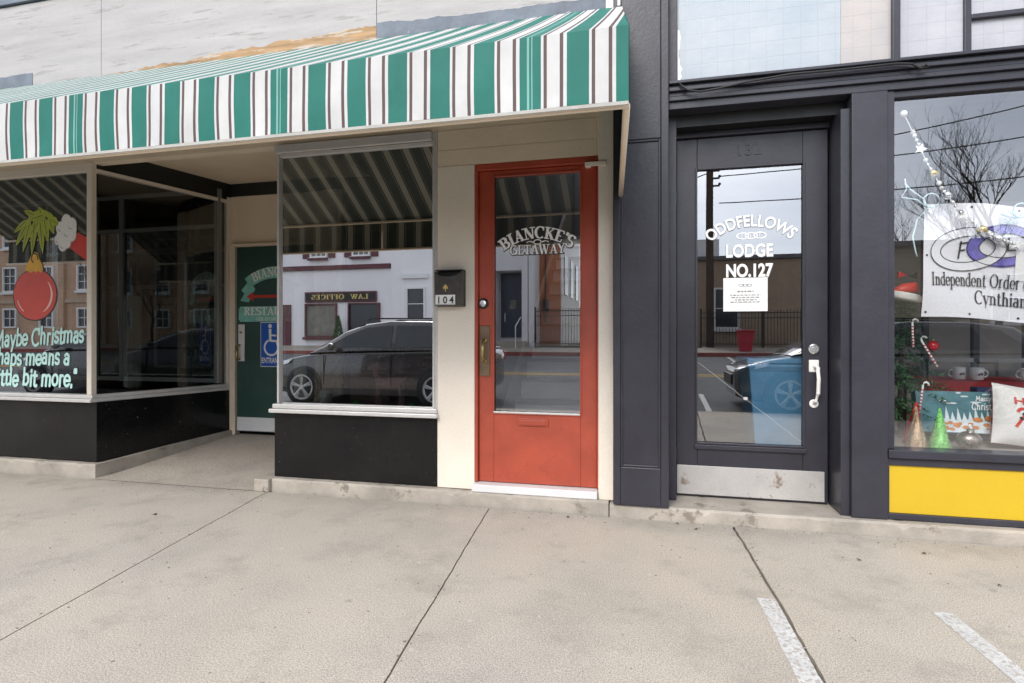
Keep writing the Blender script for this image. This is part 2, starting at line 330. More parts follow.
# ------------------------------------------------------------------ mesh helpers
def tag(o, label=None, cat=None, group=None, kind=None):
    if label: o['label'] = label
    if cat: o['category'] = cat
    if group: o['group'] = group
    if kind: o['kind'] = kind
    return o
def empty(name, loc, label, cat, group=None):
    o = bpy.data.objects.new(name, None); COL.objects.link(o); o.location = loc; o.empty_display_size = .2
    return tag(o, label, cat, group)
def origin_of(o):
    while o.parent: o = o.parent
    return Vector(o.location)
class MB:
    """Collects shapes in world metres; build() links them as ONE mesh object."""
    def __init__(s): s.v = []; s.f = []; s.mi = []; s.m = 0
    def add(s, vs, fs):
        n = len(s.v); s.v += [Vector(q) for q in vs]; s.f += [tuple(i + n for i in f) for f in fs]; s.mi += [s.m] * len(fs); return s
    def box(s, x0, x1, y0, y1, z0, z1):
        return s.add([(x0, y0, z0), (x1, y0, z0), (x1, y1, z0), (x0, y1, z0), (x0, y0, z1), (x1, y0, z1), (x1, y1, z1), (x0, y1, z1)],
                     [(3, 2, 1, 0), (4, 5, 6, 7), (0, 1, 5, 4), (1, 2, 6, 5), (2, 3, 7, 6), (3, 0, 4, 7)])
    def quad(s, a, b, c, d): return s.add([a, b, c, d], [(0, 1, 2, 3)])
    def wall(s, p, q, t, z0, z1):
        """upright slab from p to q (x, y), thickness t to the left of the direction"""
        p, q = Vector(p), Vector(q); d = (q - p).normalized(); n = Vector((-d.y, d.x)) * t
        P4 = [p, q, q + n, p + n]
        return s.add([(a.x, a.y, z0) for a in P4] + [(a.x, a.y, z1) for a in P4], [(3, 2, 1, 0), (4, 5, 6, 7), (0, 1, 5, 4), (1, 2, 6, 5), (2, 3, 7, 6), (3, 0, 4, 7)])
    def prism(s, pts, depth):
        """polygon pts (3-D), extruded by vector depth"""
        n = len(pts); d = Vector(depth); P2 = [Vector(q) for q in pts]
        return s.add(P2 + [q + d for q in P2], [tuple(range(n)), tuple(range(2 * n - 1, n - 1, -1))] + [(i + n, (i + 1) % n + n, (i + 1) % n, i) for i in range(n)])
    def tube(s, pts, r, k=8, caps=True):
        pts = [Vector(q) for q in pts]; rr = r if hasattr(r, '__len__') else [r] * len(pts); n0 = len(s.v); vs = []; fs = []
        for i, q in enumerate(pts):
            d = (pts[min(i + 1, len(pts) - 1)] - pts[max(i - 1, 0)]).normalized()
            a = d.cross(Vector((0, 0, 1)) if abs(d.z) < .9 else Vector((1, 0, 0))).normalized(); b = d.cross(a)
            vs += [q + (a * math.cos(2 * math.pi * j / k) + b * math.sin(2 * math.pi * j / k)) * rr[i] for j in range(k)]
        for i in range(len(pts) - 1):
            fs += [(i * k + j, i * k + (j + 1) % k, (i + 1) * k + (j + 1) % k, (i + 1) * k + j) for j in range(k)]
        if caps: fs += [tuple(range(k - 1, -1, -1)), tuple((len(pts) - 1) * k + j for j in range(k))]
        return s.add(vs, fs)
    def lathe(s, prof, c, axis='z', k=20, tilt=None):
        vs = []; fs = []; c = Vector(c)
        for (r, h) in prof:
            for j in range(k):
                a = 2 * math.pi * j / k; x, y = r * math.cos(a), r * math.sin(a)
                q = Vector((x, y, h)) if axis == 'z' else Vector((x, h, y)) if axis == 'y' else Vector((h, x, y))
                if tilt is not None: q = tilt @ q
                vs.append(c + q)
        for i in range(len(prof) - 1):
            fs += [(i * k + j, i * k + (j + 1) % k, (i + 1) * k + (j + 1) % k, (i + 1) * k + j) for j in range(k)]
        fs += [tuple(range(k - 1, -1, -1)), tuple((len(prof) - 1) * k + j for j in range(k))]
        return s.add(vs, fs)
    def ball(s, c, r, k=14, sq=(1, 1, 1)):
        n = max(6, k // 2); vs = []; fs = []
        for i in range(n + 1):
            t = math.pi * i / n
            for j in range(k):
                a = 2 * math.pi * j / k
                vs.append(Vector(c) + Vector((r * sq[0] * math.sin(t) * math.cos(a), r * sq[1] * math.sin(t) * math.sin(a), r * sq[2] * math.cos(t))))
        for i in range(n): fs += [(i * k + j, (i + 1) * k + j, (i + 1) * k + (j + 1) % k, i * k + (j + 1) % k) for j in range(k)]
        return s.add(vs, fs)
    def loft(s, secs, caps=True):
        k = len(secs[0]); vs = [q for sec in secs for q in sec]; fs = []
        for i in range(len(secs) - 1):
            fs += [(i * k + j, i * k + (j + 1) % k, (i + 1) * k + (j + 1) % k, (i + 1) * k + j) for j in range(k)]
        if caps: fs += [tuple(range(k - 1, -1, -1)), tuple((len(secs) - 1) * k + j for j in range(k))]
        return s.add(vs, fs)
    def frame(s, x0, x1, z0, z1, y0, y1, t, tb=None, tt=None):
        """rectangular frame in the x-z plane, butted at the corners"""
        tb = tb or t; tt = tt or t
        s.box(x0, x0 + t, y0, y1, z0, z1); s.box(x1 - t, x1, y0, y1, z0, z1)
        s.box(x0 + t, x1 - t, y0, y1, z0, z0 + tb); return s.box(x0 + t, x1 - t, y0, y1, z1 - tt, z1)
    def map(s, fn): s.v = [Vector(fn(q)) for q in s.v]; return s
    def build(s, name, mat, parent=None, bev=0, smooth=False, local=False):
        me = bpy.data.meshes.new(name); off = Vector((0, 0, 0)) if (parent is None or local) else origin_of(parent)
        me.from_pydata([q - off for q in s.v], [], s.f)
        for mm in (mat if isinstance(mat, (list, tuple)) else [mat]): me.materials.append(MAT[mm])
        for pl, i in zip(me.polygons, s.mi): pl.material_index = i
        me.update()
        import bmesh
        bm = bmesh.new(); bm.from_mesh(me); bmesh.ops.recalc_face_normals(bm, faces=bm.faces); bm.to_mesh(me); bm.free()
        if smooth: me.polygons.foreach_set("use_smooth", [True] * len(me.polygons))
        o = bpy.data.objects.new(name, me); COL.objects.link(o)
        if parent is not None: o.parent = parent
        if bev:
            b = o.modifiers.new("edge", 'BEVEL'); b.width = bev; b.segments = 2; b.limit_method = 'ANGLE'; b.angle_limit = R(40)
        return o
    def thing(s, name, mat, label, cat, group=None, bev=0, smooth=False):
        """a top-level thing of one mesh, its origin at the middle of its base"""
        xs = [q.x for q in s.v]; ys = [q.y for q in s.v]; zs = [q.z for q in s.v]
        c = Vector(((min(xs) + max(xs)) / 2, (min(ys) + max(ys)) / 2, min(zs)))
        s.v = [q - c for q in s.v]; o = s.build(name, mat, None, bev, smooth); o.location = c
        return tag(o, label, cat, group)
def struct(mb, name, mat, bev=0): return tag(mb.build(name, mat, None, bev), kind='structure')
def copy_tree(o, parent=None):
    c = o.copy(); COL.objects.link(c)
    if parent is not None: c.parent = parent
    for ch in list(o.children): copy_tree(ch, c)
    return c

# ------------------------------------------------------------------ lettering
def sans(text, bold=.0, spacing=1.0):
    """polygons (list of 2-D point loops) of sans lettering, cap height 1"""
    cu = bpy.data.curves.new("lettering", 'FONT'); cu.body = text; cu.size = 1; cu.offset = bold; cu.space_character = spacing; cu.resolution_u = 4
    ob = bpy.data.objects.new("lettering", cu); COL.objects.link(ob)
    dg = bpy.context.evaluated_depsgraph_get(); me = bpy.data.meshes.new_from_object(ob.evaluated_get(dg))
    k = 1 / .72
    po = [[(me.vertices[i].co.x * k, me.vertices[i].co.y * k) for i in p.vertices] for p in me.polygons]
    bpy.data.objects.remove(ob); bpy.data.meshes.remove(me); bpy.data.curves.remove(cu)
    return po
def arc_pts(cx, cy, rx, ry, a0, a1, n=12):
    return [(cx + rx * math.cos(R(a0 + (a1 - a0) * i / n)), cy + ry * math.sin(R(a0 + (a1 - a0) * i / n))) for i in range(n + 1)]
# stroke letters: L = straight thick, l = straight thin, A = arc, s = serif (x, y, half width)
def _st(x, y0=0, y1=1, s=3):
    r = [('L', x, y0, x, y1)]
    if s & 1: r.append(('s', x, y0 + .03))
    if s & 2: r.append(('s', x, y1 - .03))
    return r
XH = .64
GL = {
 'I': (.42, _st(.21)), "'": (.26, [('L', .13, .78, .16, 1.02)]), ' ': (.36, []), '.': (.26, [('L', .13, 0, .13, .13)]),
 'B': (.78, _st(.2) + [('A', .36, .75, .26, .23, -90, 90), ('A', .38, .26, .32, .26, -90, 90), ('l', .2, .5, .38, .5), ('l', .2, .97, .36, .97), ('l', .2, .03, .38, .03)]),
 'A': (.86, [('l', .14, 0, .44, 1), ('L', .44, .97, .72, 0), ('l', .24, .32, .62, .32), ('s', .14, .03), ('s', .72, .03)]),
 'N': (.92, [('l', .18, 0, .18, 1), ('l', .76, 0, .76, 1), ('L', .2, .96, .74, .04), ('s', .18, .03), ('s', .14, .97), ('s', .76, .97)]),
 'C': (.80, [('A', .44, .5, .36, .5, 48, 312), ('l', .70, .68, .70, .98)]),
 'K': (.86, _st(.2) + [('l', .24, .42, .68, .96), ('L', .38, .54, .72, .03), ('s', .68, .97), ('s', .74, .03)]),
 'E': (.72, _st(.2) + [('l', .2, .97, .62, .97), ('l', .2, .5, .5, .5), ('l', .2, .03, .64, .03), ('l', .62, .97, .62, .76), ('l', .64, .03, .64, .26)]),
 'S': (.66, [('A', .33, .75, .24, .25, 30, 270), ('A', .33, .26, .26, .26, -150, 90)]),
 'G': (.86, [('A', .45, .5, .37, .5, 48, 345), ('L', .76, .05, .76, .42), ('s', .72, .43)]),
 'T': (.74, _st(.37, s=1) + [('l', .04, .97, .70, .97), ('l', .05, .97, .05, .74), ('l', .69, .97, .69, .74)]),
 'W': (1.16, [('L', .12, 1, .36, 0), ('l', .36, 0, .58, .9), ('L', .54, 1, .80, 0), ('l', .80, 0, 1.04, 1), ('s', .12, .97), ('s', .54, .97), ('s', 1.04, .97)]),
 'Y': (.82, [('L', .12, 1, .42, .46), ('l', .70, 1, .42, .46), ('L', .42, .46, .42, 0), ('s', .12, .97), ('s', .70, .97), ('s', .42, .03)]),
 'L': (.68, _st(.2) + [('l', .2, .03, .62, .03), ('l', .62, .03, .62, .3)]),
 'F': (.68, _st(.2) + [('l', .2, .97, .62, .97), ('l', .2, .5, .5, .5), ('l', .62, .97, .62, .74)]),
 'O': (.88, [('A', .44, .5, .36, .5, 0, 360)]),
 'n': (.64, _st(.16, 0, XH) + [('A', .32, XH - .22, .16, .2, 0, 150), ('L', .48, 0, .48, XH - .2), ('s', .48, .03)]),
 'd': (.64, [('A', .3, XH / 2, .22, XH / 2, 60, 300), ('L', .48, 0, .48, 1), ('s', .46, .97), ('s', .5, .03)]),
 'e': (.56, [('A', .29, XH / 2, .23, XH / 2, 0, 318), ('l', .08, XH / 2, .52, XH / 2)]),
 'p': (.64, [('L', .14, -.32, .14, XH), ('s', .14, -.3), ('A', .32, XH / 2, .22, XH / 2, -120, 120)]),
 't': (.42, [('L', .18, .1, .18, .86), ('l', .04, XH, .36, XH), ('A', .28, .1, .1, .1, 180, 330)]),
 'r': (.48, _st(.16, 0, XH) + [('A', .3, XH - .16, .14, .16, 60, 170)]),
 'f': (.38, [('L', .16, 0, .16, .82), ('s', .16, .03), ('A', .27, .84, .11, .16, 40, 180), ('l', .02, XH, .34, XH)]),
 'y': (.60, [('L', .1, XH, .32, .02), ('l', .52, XH, .22, -.3), ('s', .1, XH), ('s', .52, XH)]),
 'h': (.64, _st(.16) + [('A', .32, XH - .22, .16, .2, 0, 150), ('L', .48, 0, .48, XH - .2), ('s', .48, .03)]),
 'i': (.32, _st(.16, 0, XH) + [('L', .16, .84, .16, .96)]),
 'a': (.56, [('A', .25, .18, .17, .18, 0, 360), ('L', .42, 0, .42, .44), ('A', .26, .44, .16, .2, 0, 150)]),
 'b': (.62, [('L', .14, 0, .14, 1), ('A', .32, XH / 2, .22, XH / 2, -120, 120)]),
 's': (.46, [('A', .23, .48, .15, .16, 30, 270), ('A', .23, .16, .16, .16, -150, 90)]),
 'm': (.92, [('L', .12, 0, .12, XH), ('A', .28, XH - .2, .16, .2, 0, 160), ('L', .44, 0, .44, XH - .2), ('A', .60, XH - .2, .16, .2, 0, 160), ('L', .76, 0, .76, XH - .2)]),
 'l': (.30, [('L', .14, 0, .14, 1)]), 'o': (.58, [('A', .29, XH / 2, .22, XH / 2, 0, 360)]),
 'M': (1.0, [('L', .14, 0, .2, 1), ('L', .2, 1, .48, .3), ('L', .48, .3, .76, 1), ('L', .76, 1, .84, 0)]),
 '"': (.3, [('L', .1, .8, .1, 1), ('L', .22, .8, .22, 1)]),
}
def _ribbon(pts, ws):
    out = []
    for i in range(len(pts) - 1):
        (x0, y0), (x1, y1) = pts[i], pts[i + 1]; d = math.hypot(x1 - x0, y1 - y0) or 1; nx, ny = -(y1 - y0) / d, (x1 - x0) / d
        e = .12 * min(ws[i], ws[i + 1]); ex, ey = (x1 - x0) / d * e, (y1 - y0) / d * e
        a, b = ws[i] / 2, ws[i + 1] / 2
        out.append([(x0 + nx * a - ex, y0 + ny * a - ey), (x0 - nx * a - ex, y0 - ny * a - ey), (x1 - nx * b + ex, y1 - ny * b + ey), (x1 + nx * b + ex, y1 + ny * b + ey)])
    return out
def strokes(text, T=.2, t=.075, serif=True, slant=0, sp=0, mono=False, bounce=0):
    """polygons of hand-cut serif lettering (or of a round brush hand with mono=True), cap height 1; returns (polys, width)"""
    po = []; x = 0; rn = random.Random(3)
    for ch in text:
        wd, pr = GL[ch]; dy = rn.uniform(-bounce, bounce)
        loc = []
        for q in pr:
            if q[0] in 'Ll':
                ww = T if (q[0] == 'L' or mono) else t
                loc += _ribbon([(q[1], q[2]), (q[3], q[4])], [ww, ww])
                if mono:
                    for (cx, cy) in ((q[1], q[2]), (q[3], q[4])): loc.append(arc_pts(cx, cy, T / 2, T / 2, 0, 324, 9))
            elif q[0] == 'A':
                pts = arc_pts(*q[1:7]); ws = []
                for i in range(len(pts)):
                    a = R(q[5] + (q[6] - q[5]) * i / 12); ws.append(T if mono else t + (T * 1.05 - t) * abs(math.cos(a)) ** 1.3)
                loc += _ribbon(pts, ws)
                if mono: loc += [arc_pts(*pts[0], T / 2, T / 2, 0, 324, 9), arc_pts(*pts[-1], T / 2, T / 2, 0, 324, 9)]
            elif q[0] == 's' and serif and not mono:
                h = T * .95; loc.append([(q[1] - h, q[2] - t * .45), (q[1] + h, q[2] - t * .45), (q[1] + h, q[2] + t * .45), (q[1] - h, q[2] + t * .45)])
        po += [[(px + x + slant * py, py + dy) for px, py in lp] for lp in loc]
        x += wd + sp
    return po, x
def outline(name, pairs, parent, mat="black_letter"):
    mb = MB()
    for polys, fn in pairs: put(mb, polys, fn, .00002)
    return mb.build(name, mat, parent)
def put(mb, polys, fn, step=.00006):
    """lay 2-D polygons on a surface: fn(u, v, lift) -> point; each one a hair above the last"""
    for i, lp in enumerate(polys): mb.add([fn(u, v, step * i) for u, v in lp], [tuple(range(len(lp)))])
def extent(polys): xs = [p[0] for l in polys for p in l]; return min(xs), max(xs)
def flat(x0, z0, y, s, polys, align='c', sx=None):
    a, b = extent(polys); m = (a + b) / 2 if align == 'c' else a; sx = sx or s
    return lambda u, v, l: (x0 + (u - m) * sx, y - l, z0 + v * s)
def arched(xc, z0, y, s, rad, polys, sx=None):
    """lettering along the top of a circle of radius rad whose crown is at (xc, z0)"""
    a, b = extent(polys); m = (a + b) / 2; sx = sx or s
    def fn(u, v, l):
        an = (u - m) * sx / rad; r = rad + v * s
        return (xc + r * math.sin(an), y - l, z0 - rad + r * math.cos(an))
    return fn

# ================================================================== GROUND AND STREET
rj = random.Random(11)
def ground_z(y):                                   # the street climbs away from the shops
    pts = [(60, -.06), (-5.4, -.06), (-5.55, -.14), (-11, .27), (-16.6, .56), (-19.5, .84), (-60, 1.0), (-300, 1.6)]
    for (a, za), (b, zb) in zip(pts, pts[1:]):
        if b <= y <= a: return za + (zb - za) * (y - a) / (b - a)
    return pts[-1][1]
mb = MB(); ys = [60, .5, -5.4, -5.55, -11, -16.6, -19.5, -60, -300]
for a, b in zip(ys, ys[1:]): mb.quad((-260, a, ground_z(a) - .05), (260, a, ground_z(a) - .05), (260, b, ground_z(b) - .05), (-260, b, ground_z(b) - .05))
struct(mb, "ground", "earth")
# pavement slabs with open joints between them
def joint(x0, sl, wob):
    pts = []; y = -.092; o = 0
    while y > -5.4:
        pts.append((x0 + sl * (-y) + o, y)); y -= rj.uniform(.03, .09); o = o * .7 + rj.uniform(-wob, wob)
    pts.append((x0 + sl * 5.4, -5.4)); return pts
J = [joint(-14, .2, .001), joint(-7.6, .2, .001), joint(-3.04, .18, .0022), joint(-1.156, .098, .0022), joint(.538, .045, .0052), joint(2.35, 0, .002), joint(6, 0, .002), joint(14, 0, .002)]
GAP = [.006] * 8; GAP[2] = .0042; GAP[3] = .0042; GAP[4] = .0078
mb = MB(); Z = 0.0
for i in range(len(J) - 1):
    L = [(x + GAP[i], y) for x, y in J[i]]; Rr = [(x - GAP[i + 1], y) for x, y in J[i + 1]]
    pts = L + Rr[::-1]
    mb.add([(x, y, Z) for x, y in pts], [tuple(range(len(pts)))])
    for side in (L, Rr):
        for (xa, ya), (xb, yb) in zip(side, side[1:]): mb.quad((xa, ya, Z), (xb, yb, Z), (xb, yb, Z - .03), (xa, ya, Z - .03))
struct(mb, "sidewalk", "pavement")
mb = MB(); mb.box(-40, 14, -5.55, -5.4, -.16, -.002); struct(mb, "kerb", "far_concrete", .01)
mb = MB()
for (a, b) in ((-5.55, -11), (-11, -16.6)): mb.quad((-90, a, ground_z(a)), (90, a, ground_z(a)), (90, b, ground_z(b)), (-90, b, ground_z(b)))
struct(mb, "road", "asphalt")
mb = MB()
for y in (-10.7, -10.95): mb.quad((-90, y, ground_z(y) + .005), (90, y, ground_z(y) + .005), (90, y - .11, ground_z(y - .11) + .005), (-90, y - .11, ground_z(y - .11) + .005))
struct(mb, "road_centre_line", "road_yellow")
mb = MB()
for x in (-9.4, -8.4, 1.0, .2, 7.2, 13): mb.quad((x, -5.75, ground_z(-5.75) + .006), (x + .1, -5.75, ground_z(-5.75) + .006), (x + .1, -8.0, ground_z(-8.0) + .006), (x, -8.0, ground_z(-8.0) + .006))
for x in (-20, -13, -6, 2.6, 9): mb.quad((x, -14.3, ground_z(-14.3) + .006), (x + .1, -14.3, ground_z(-14.3) + .006), (x + .1, -16.5, ground_z(-16.5) + .006), (x, -16.5, ground_z(-16.5) + .006))
struct(mb, "parking_marking", "road_white")
mb = MB(); mb.box(-90, 90, -16.75, -16.6, .4, .70); struct(mb, "far_kerb", "kerb_red", .01)
mb = MB(); mb.quad((-90, -16.75, .695), (90, -16.75, .695), (90, -19.6, .86), (-90, -19.6, .86)); struct(mb, "far_sidewalk", "far_concrete")
mb = MB(); mb.quad((-4.68, -19.0, .875), (2.0, -19.0, .875), (2.0, -60, 1.05), (-4.68, -60, 1.05)); struct(mb, "lawn", "dry_grass")
# worn white paint strokes on the pavement
mb = MB()
def stroke(ax, ay, bx, by, wd):
    d = Vector((bx - ax, by - ay)); n = Vector((-d.y, d.x)).normalized() * wd / 2; K = 40; pts = []
    side = lambda sg: [(ax + d.x * t / K + sg * n.x * (1 + rj.uniform(-.05, .05)), ay + d.y * t / K + sg * n.y * (1 + rj.uniform(-.05, .05)), .0018) for t in range(K + 1)]
    a, b = side(1), side(-1)[::-1]; mb.add(a + b, [tuple(range(len(a) + len(b)))])
stroke(.545, -1.17, .60, -2.6, .085); stroke(1.30, -1.13, 1.40, -2.6, .085)
paint("worn_white", (.60, .59, .57), .85, .1, 9, .3, 200, dirt=(.42, .385, .34), dlev=.515, dscale=46, fs=200, fine=.2)
struct(mb, "pavement_marking", "worn_white")
# recess floor (rises to the door), steps along the fronts
mb = MB(); mb.add([(-4.84, -.089, .002), (-3.14, -.089, .002), (-3.14, .1, .012), (-4.8, .1, .012), (-3.2, 1.40, .17), (-4.62, 1.40, .17)], [(0, 1, 2, 3), (3, 2, 4, 5)])
struct(mb, "entrance_floor", "recess_concrete")
def rough_step(pts_front, y_back, z0, z1, name):
    """concrete step whose front edge is slightly broken"""
    mb = MB(); n = len(pts_front); F = pts_front
    for i in range(n - 1):
        (xa, ya), (xb, yb) = F[i], F[i + 1]
        K = max(1, int(abs(xb - xa) / .045)); prev = None
        for j in range(K + 1):
            t = j / K; x, y = xa + (xb - xa) * t, ya + (yb - ya) * t
            dz = rj.uniform(-.006, .003) - (.028 if rj.random() < .05 else 0); dy = rj.uniform(-.0012, .0015)
            cur = [(x, y + dy, z0), (x, y + dy * .5, z1 - .014 + dz), (x, y + .014 + dy, z1 + dz * .2), (x, y_back, z1)]
            if prev:
                for k in range(3): mb.quad(prev[k], cur[k], cur[k + 1], prev[k + 1])
            prev = cur
    return mb
mb = rough_step([(-3.125, -.07), (-.28, -.075)], .3, -.01, .105, "s"); mb.quad((-3.125, -.07, -.01), (-3.125, .3, -.01), (-3.125, .3, .105), (-3.125, -.07, .105))
m2 = rough_step([(-.272, -.085), (2.4, -.085), (5, -.085)], .5, -.01, .092, "s"); mb.add(m2.v, m2.f)
m2 = rough_step([(-12, -.065), (-4.80, -.065)], .3, -.01, .122, "s"); mb.add(m2.v, m2.f)
# its return along the recess
mb.add([(-4.80, -.065, -.01), (-4.53, 1.36, .10), (-4.53, 1.36, .22), (-4.80, -.065, .122), (-4.95, .3, .122), (-4.66, 1.36, .22)], [(0, 1, 2, 3), (3, 2, 5, 4)])
struct(mb, "step", "concrete_step")

# ================================================================== STRIPED-AWNING SHOP
SHOP = empty("shop_building", (-3.0, 0, 0), "cream storefront with black bulkheads, bare white boarding above and a red side door", "building")
WX = -8.6                                            # where the building ends beyond the frame
# upper boarding, its torn lower edge showing the wood beneath
for a, b in ((WX, -4.7715), (-4.768, -2.0815), (-2.078, -.2475)):
    MB().box(a, b, -.035, .05, 3.5, 4.36 if b < -4 else 5.6).build("board_panel", "white_board", SHOP, .003)
MB().box(WX, -4.775, -.06, .05, 4.37, 5.6).build("window_ledge", "blue_grey_board", SHOP, .004)
def torn(x0, x1, za, zb, mat, amp):
    n = int((x1 - x0) / .03); top = []; o = 0
    for k in range(n + 1):
        o = o * .75 + rj.uniform(-amp, amp); top.append((x0 + (x1 - x0) * k / n, -.0358, za + (zb - za) * k / n + o))
    MB().prism([(x0, -.0358, 3.5)] + top + [(x1, -.0358, 3.5)], (0, -.003, 0)).build("bare_board", mat, SHOP)
torn(-4.72, -2.08, 3.60, 3.712, "tan_wood", .011); torn(-2.078, -.2475, 3.715, 3.675, "blue_grey_board", .006); torn(WX, -5.56, 3.77, 3.70, "blue_grey_board", .006)
# header above the windows with a rounded moulding
mb = MB(); mb.box(WX, -1.585, -.0, .10, 2.84, 3.5); mb.box(-1.583, -.2475, -.0, .10, 2.565, 3.5)
mb.build("header", "tan_paint", SHOP)
mb = MB(); prof = [(0, 2.93), (-.04, 2.94), (-.065, 2.98), (-.07, 3.03), (-.055, 3.08), (0, 3.10)]
mb.loft([[(x, y, z) for y, z in prof] for x in (WX, -.2475)]); mb.build("moulding", "tan_paint", SHOP)
mb = MB(); mb.box(-1.583, -.37, -.006, .0, 2.565, 2.688); mb.box(-1.583, -.37, -.004, .0, 2.692, 2.84); mb.build("door_header", "tan_paint", SHOP, .003)
# soffit over the recess, dark band round its top
mb = MB(); mb.box(-5.0, -2.9, .10, 1.45, 2.985, 3.02); mb.build("soffit", "soffit_paint", SHOP)
mb = MB(); mb.wall((-4.93, .02), (-4.60, 1.38), .05, 2.80, 2.984); mb.wall((-4.60, 1.38), (-3.24, 1.38), .05, 2.845, 2.984); mb.build("dark_band", "black_band", SHOP)
MB().wall((-4.60, 1.39), (-3.24, 1.39), .06, 2.30, 2.843).build("panel_over_door", "tan_paint", SHOP)
# left show window: front pane, corner post, angled pane
win = MB(); win.box(WX, -4.963, .0, .06, 2.765, 2.84)
win.box(-4.962, -4.908, -.012, .04, .735, 2.84)
dwin = win.build("display_window", "cream_post", SHOP, .004)
mb = MB(); mb.box(WX, -4.88, -.045, .07, .668, .700); mb.box(WX, -4.88, -.03, .07, .7015, .7335); mb.build("sill", "alu_frame", dwin, .006)
MB().quad((WX, .02, .733), (-4.963, .02, .733), (-4.963, .02, 2.764), (WX, .02, 2.764)).build("pane", "glass_clear", dwin)
side = MB(); side.wall((-4.925, .0), (-4.60, 1.33), .05, 2.765, 2.80); side.wall((-4.60, 1.33), (-4.58, 1.40), .06, .19, 2.83)
swin = side.build("angled_window", "cream_post", SHOP, .003)
mb = MB(); mb.wall((-4.88, -.02), (-4.565, 1.33), .09, .668, .700); mb.wall((-4.892, -.015), (-4.58, 1.33), .07, .7015, .735); mb.build("sill", "alu_frame", swin, .004)
MB().quad((-4.905, .05, .736), (-4.62, 1.31, .736), (-4.62, 1.31, 2.764), (-4.905, .05, 2.764)).build("pane", "glass_side", swin)
mb = MB(); mb.box(WX, -4.865, .0, .05, .13, .667)
mb.build("bulkhead", "black_tile", SHOP, .002)
mb = MB(); mb.wall((-4.863, .0), (-4.57, 1.36), .05, .13, .667); mb.build("bulkhead", "black_tile", SHOP, .002)
# inner glazed screen behind the left display
scr = MB()
for x in (-8.0, -6.36, -5.98, -4.68): scr.box(x, x + .06, 1.22, 1.27, .75, 2.9)
for z0, z1 in ((2.47, 2.51), (.755, .80), (2.86, 2.9)):
    for a, b in ((-7.94, -6.36), (-6.30, -5.98), (-5.92, -4.68)): scr.box(a, b, 1.222, 1.268, z0, z1)
scrn = scr.build("inner_screen", "frame_inner", SHOP)
glass("glass_inner", .22, (.5, .5, .5)); MB().quad((-8, 1.245, .8), (-4.62, 1.245, .8), (-4.62, 1.245, 2.86), (-8, 1.245, 2.86)).build("pane", "glass_inner", scrn)
# entrance door deep in the recess
ed = MB(); ed.box(-4.50, -3.52, 1.36, 1.40, .205, 2.262); edoor = tag(ed.build("entrance_door", "green_door", SHOP, .003), "dark green entrance door")
mb = MB(); mb.box(-4.575, -4.505, 1.33, 1.42, .17, 2.30); mb.box(-3.515, -3.44, 1.33, 1.42, .17, 2.30); mb.box(-4.505, -3.515, 1.335, 1.42, 2.267, 2.30); mb.box(-3.44, -3.2, 1.35, 1.42, .17, 2.843); mb.build("door_frame", "tan_paint", edoor, .003)
MB().box(-4.49, -3.53, 1.352, 1.359, .215, .365).build("kick_plate", "white_threshold", edoor)
mb = MB(); mb.box(-4.475, -4.395, 1.350, 1.359, .99, 1.40); mb.build("handle_plate", "pearl", edoor, .002)
mb = MB(); mb.tube([(-4.455, 1.348, 1.17), (-4.455, 1.30, 1.16), (-4.455, 1.30, 1.02), (-4.455, 1.348, 1.01)], .013, 10); mb.lathe([(.014, -.012), (.014, 0)], (-4.435, 1.349, 1.31), 'y', 14); mb.build("handle", "brass", edoor, smooth=True)
# painted ribbon and restaurant board on that door
mb = MB(); xc = -4.0; rad = .62
pts_o = [(xc + (rad + .055) * math.sin(R(a)), 1.357, 1.365 + (rad + .055) * math.cos(R(a))) for a in range(-36, 37, 4)]
pts_i = [(xc + (rad - .075) * math.sin(R(a)), 1.357, 1.365 + (rad - .075) * math.cos(R(a))) for a in range(-36, 37, 4)]
for i in range(len(pts_o) - 1): mb.quad(pts_o[i], pts_o[i + 1], pts_i[i + 1], pts_i[i])
for sx in (-1, 1):
    f = lambda x, z: (xc + sx * x, 1.3575, z)
    mb.add([f(.33, 1.90), f(.44, 1.78), f(.40, 1.745), f(.455, 1.665), f(.345, 1.645), f(.26, 1.79)], [(0, 1, 2, 3, 4, 5)])
mb.build("ribbon", "mint", edoor)
po, wdt = strokes("BIANCKE'S", .22, .1, sp=.03); mb = MB(); put(mb, po, arched(xc, 1.365 + rad - .05, 1.3555, .095, rad, po, .088)); mb.build("lettering", "white_letter", edoor)
mb = MB(); f = lambda x, z: (xc + x, 1.3575, z)
mb.add([f(-.455, 1.60), f(-.475, 1.57), f(-.475, 1.46), f(-.455, 1.43), f(.455, 1.43), f(.475, 1.46), f(.475, 1.57), f(.455, 1.60)], [tuple(range(8))]); mb.build("board", "mint", edoor)
GL['R'] = (.84, _st(.2) + [('A', .36, .74, .26, .23, -90, 90), ('l', .2, .5, .38, .5), ('l', .2, .97, .36, .97), ('L', .40, .5, .70, .02), ('s', .74, .03)])
GL['U'] = (.86, [('L', .2, .3, .2, 1), ('l', .66, .3, .66, 1), ('A', .43, .3, .23, .28, 180, 360), ('s', .2, .97), ('s', .66, .97)])
po, wdt = strokes("RESTAURANT", .2, .09, sp=.02); mb = MB(); put(mb, po, flat(xc, 1.505, 1.3555, .085, po, sx=.098)); mb.build("lettering", "white_letter", edoor)
po = sans("USE OTHER DOOR", .012, 1.15); mb = MB(); put(mb, po, flat(xc, 1.442, 1.3555, .036, po)); mb.build("lettering", "white_letter", edoor)
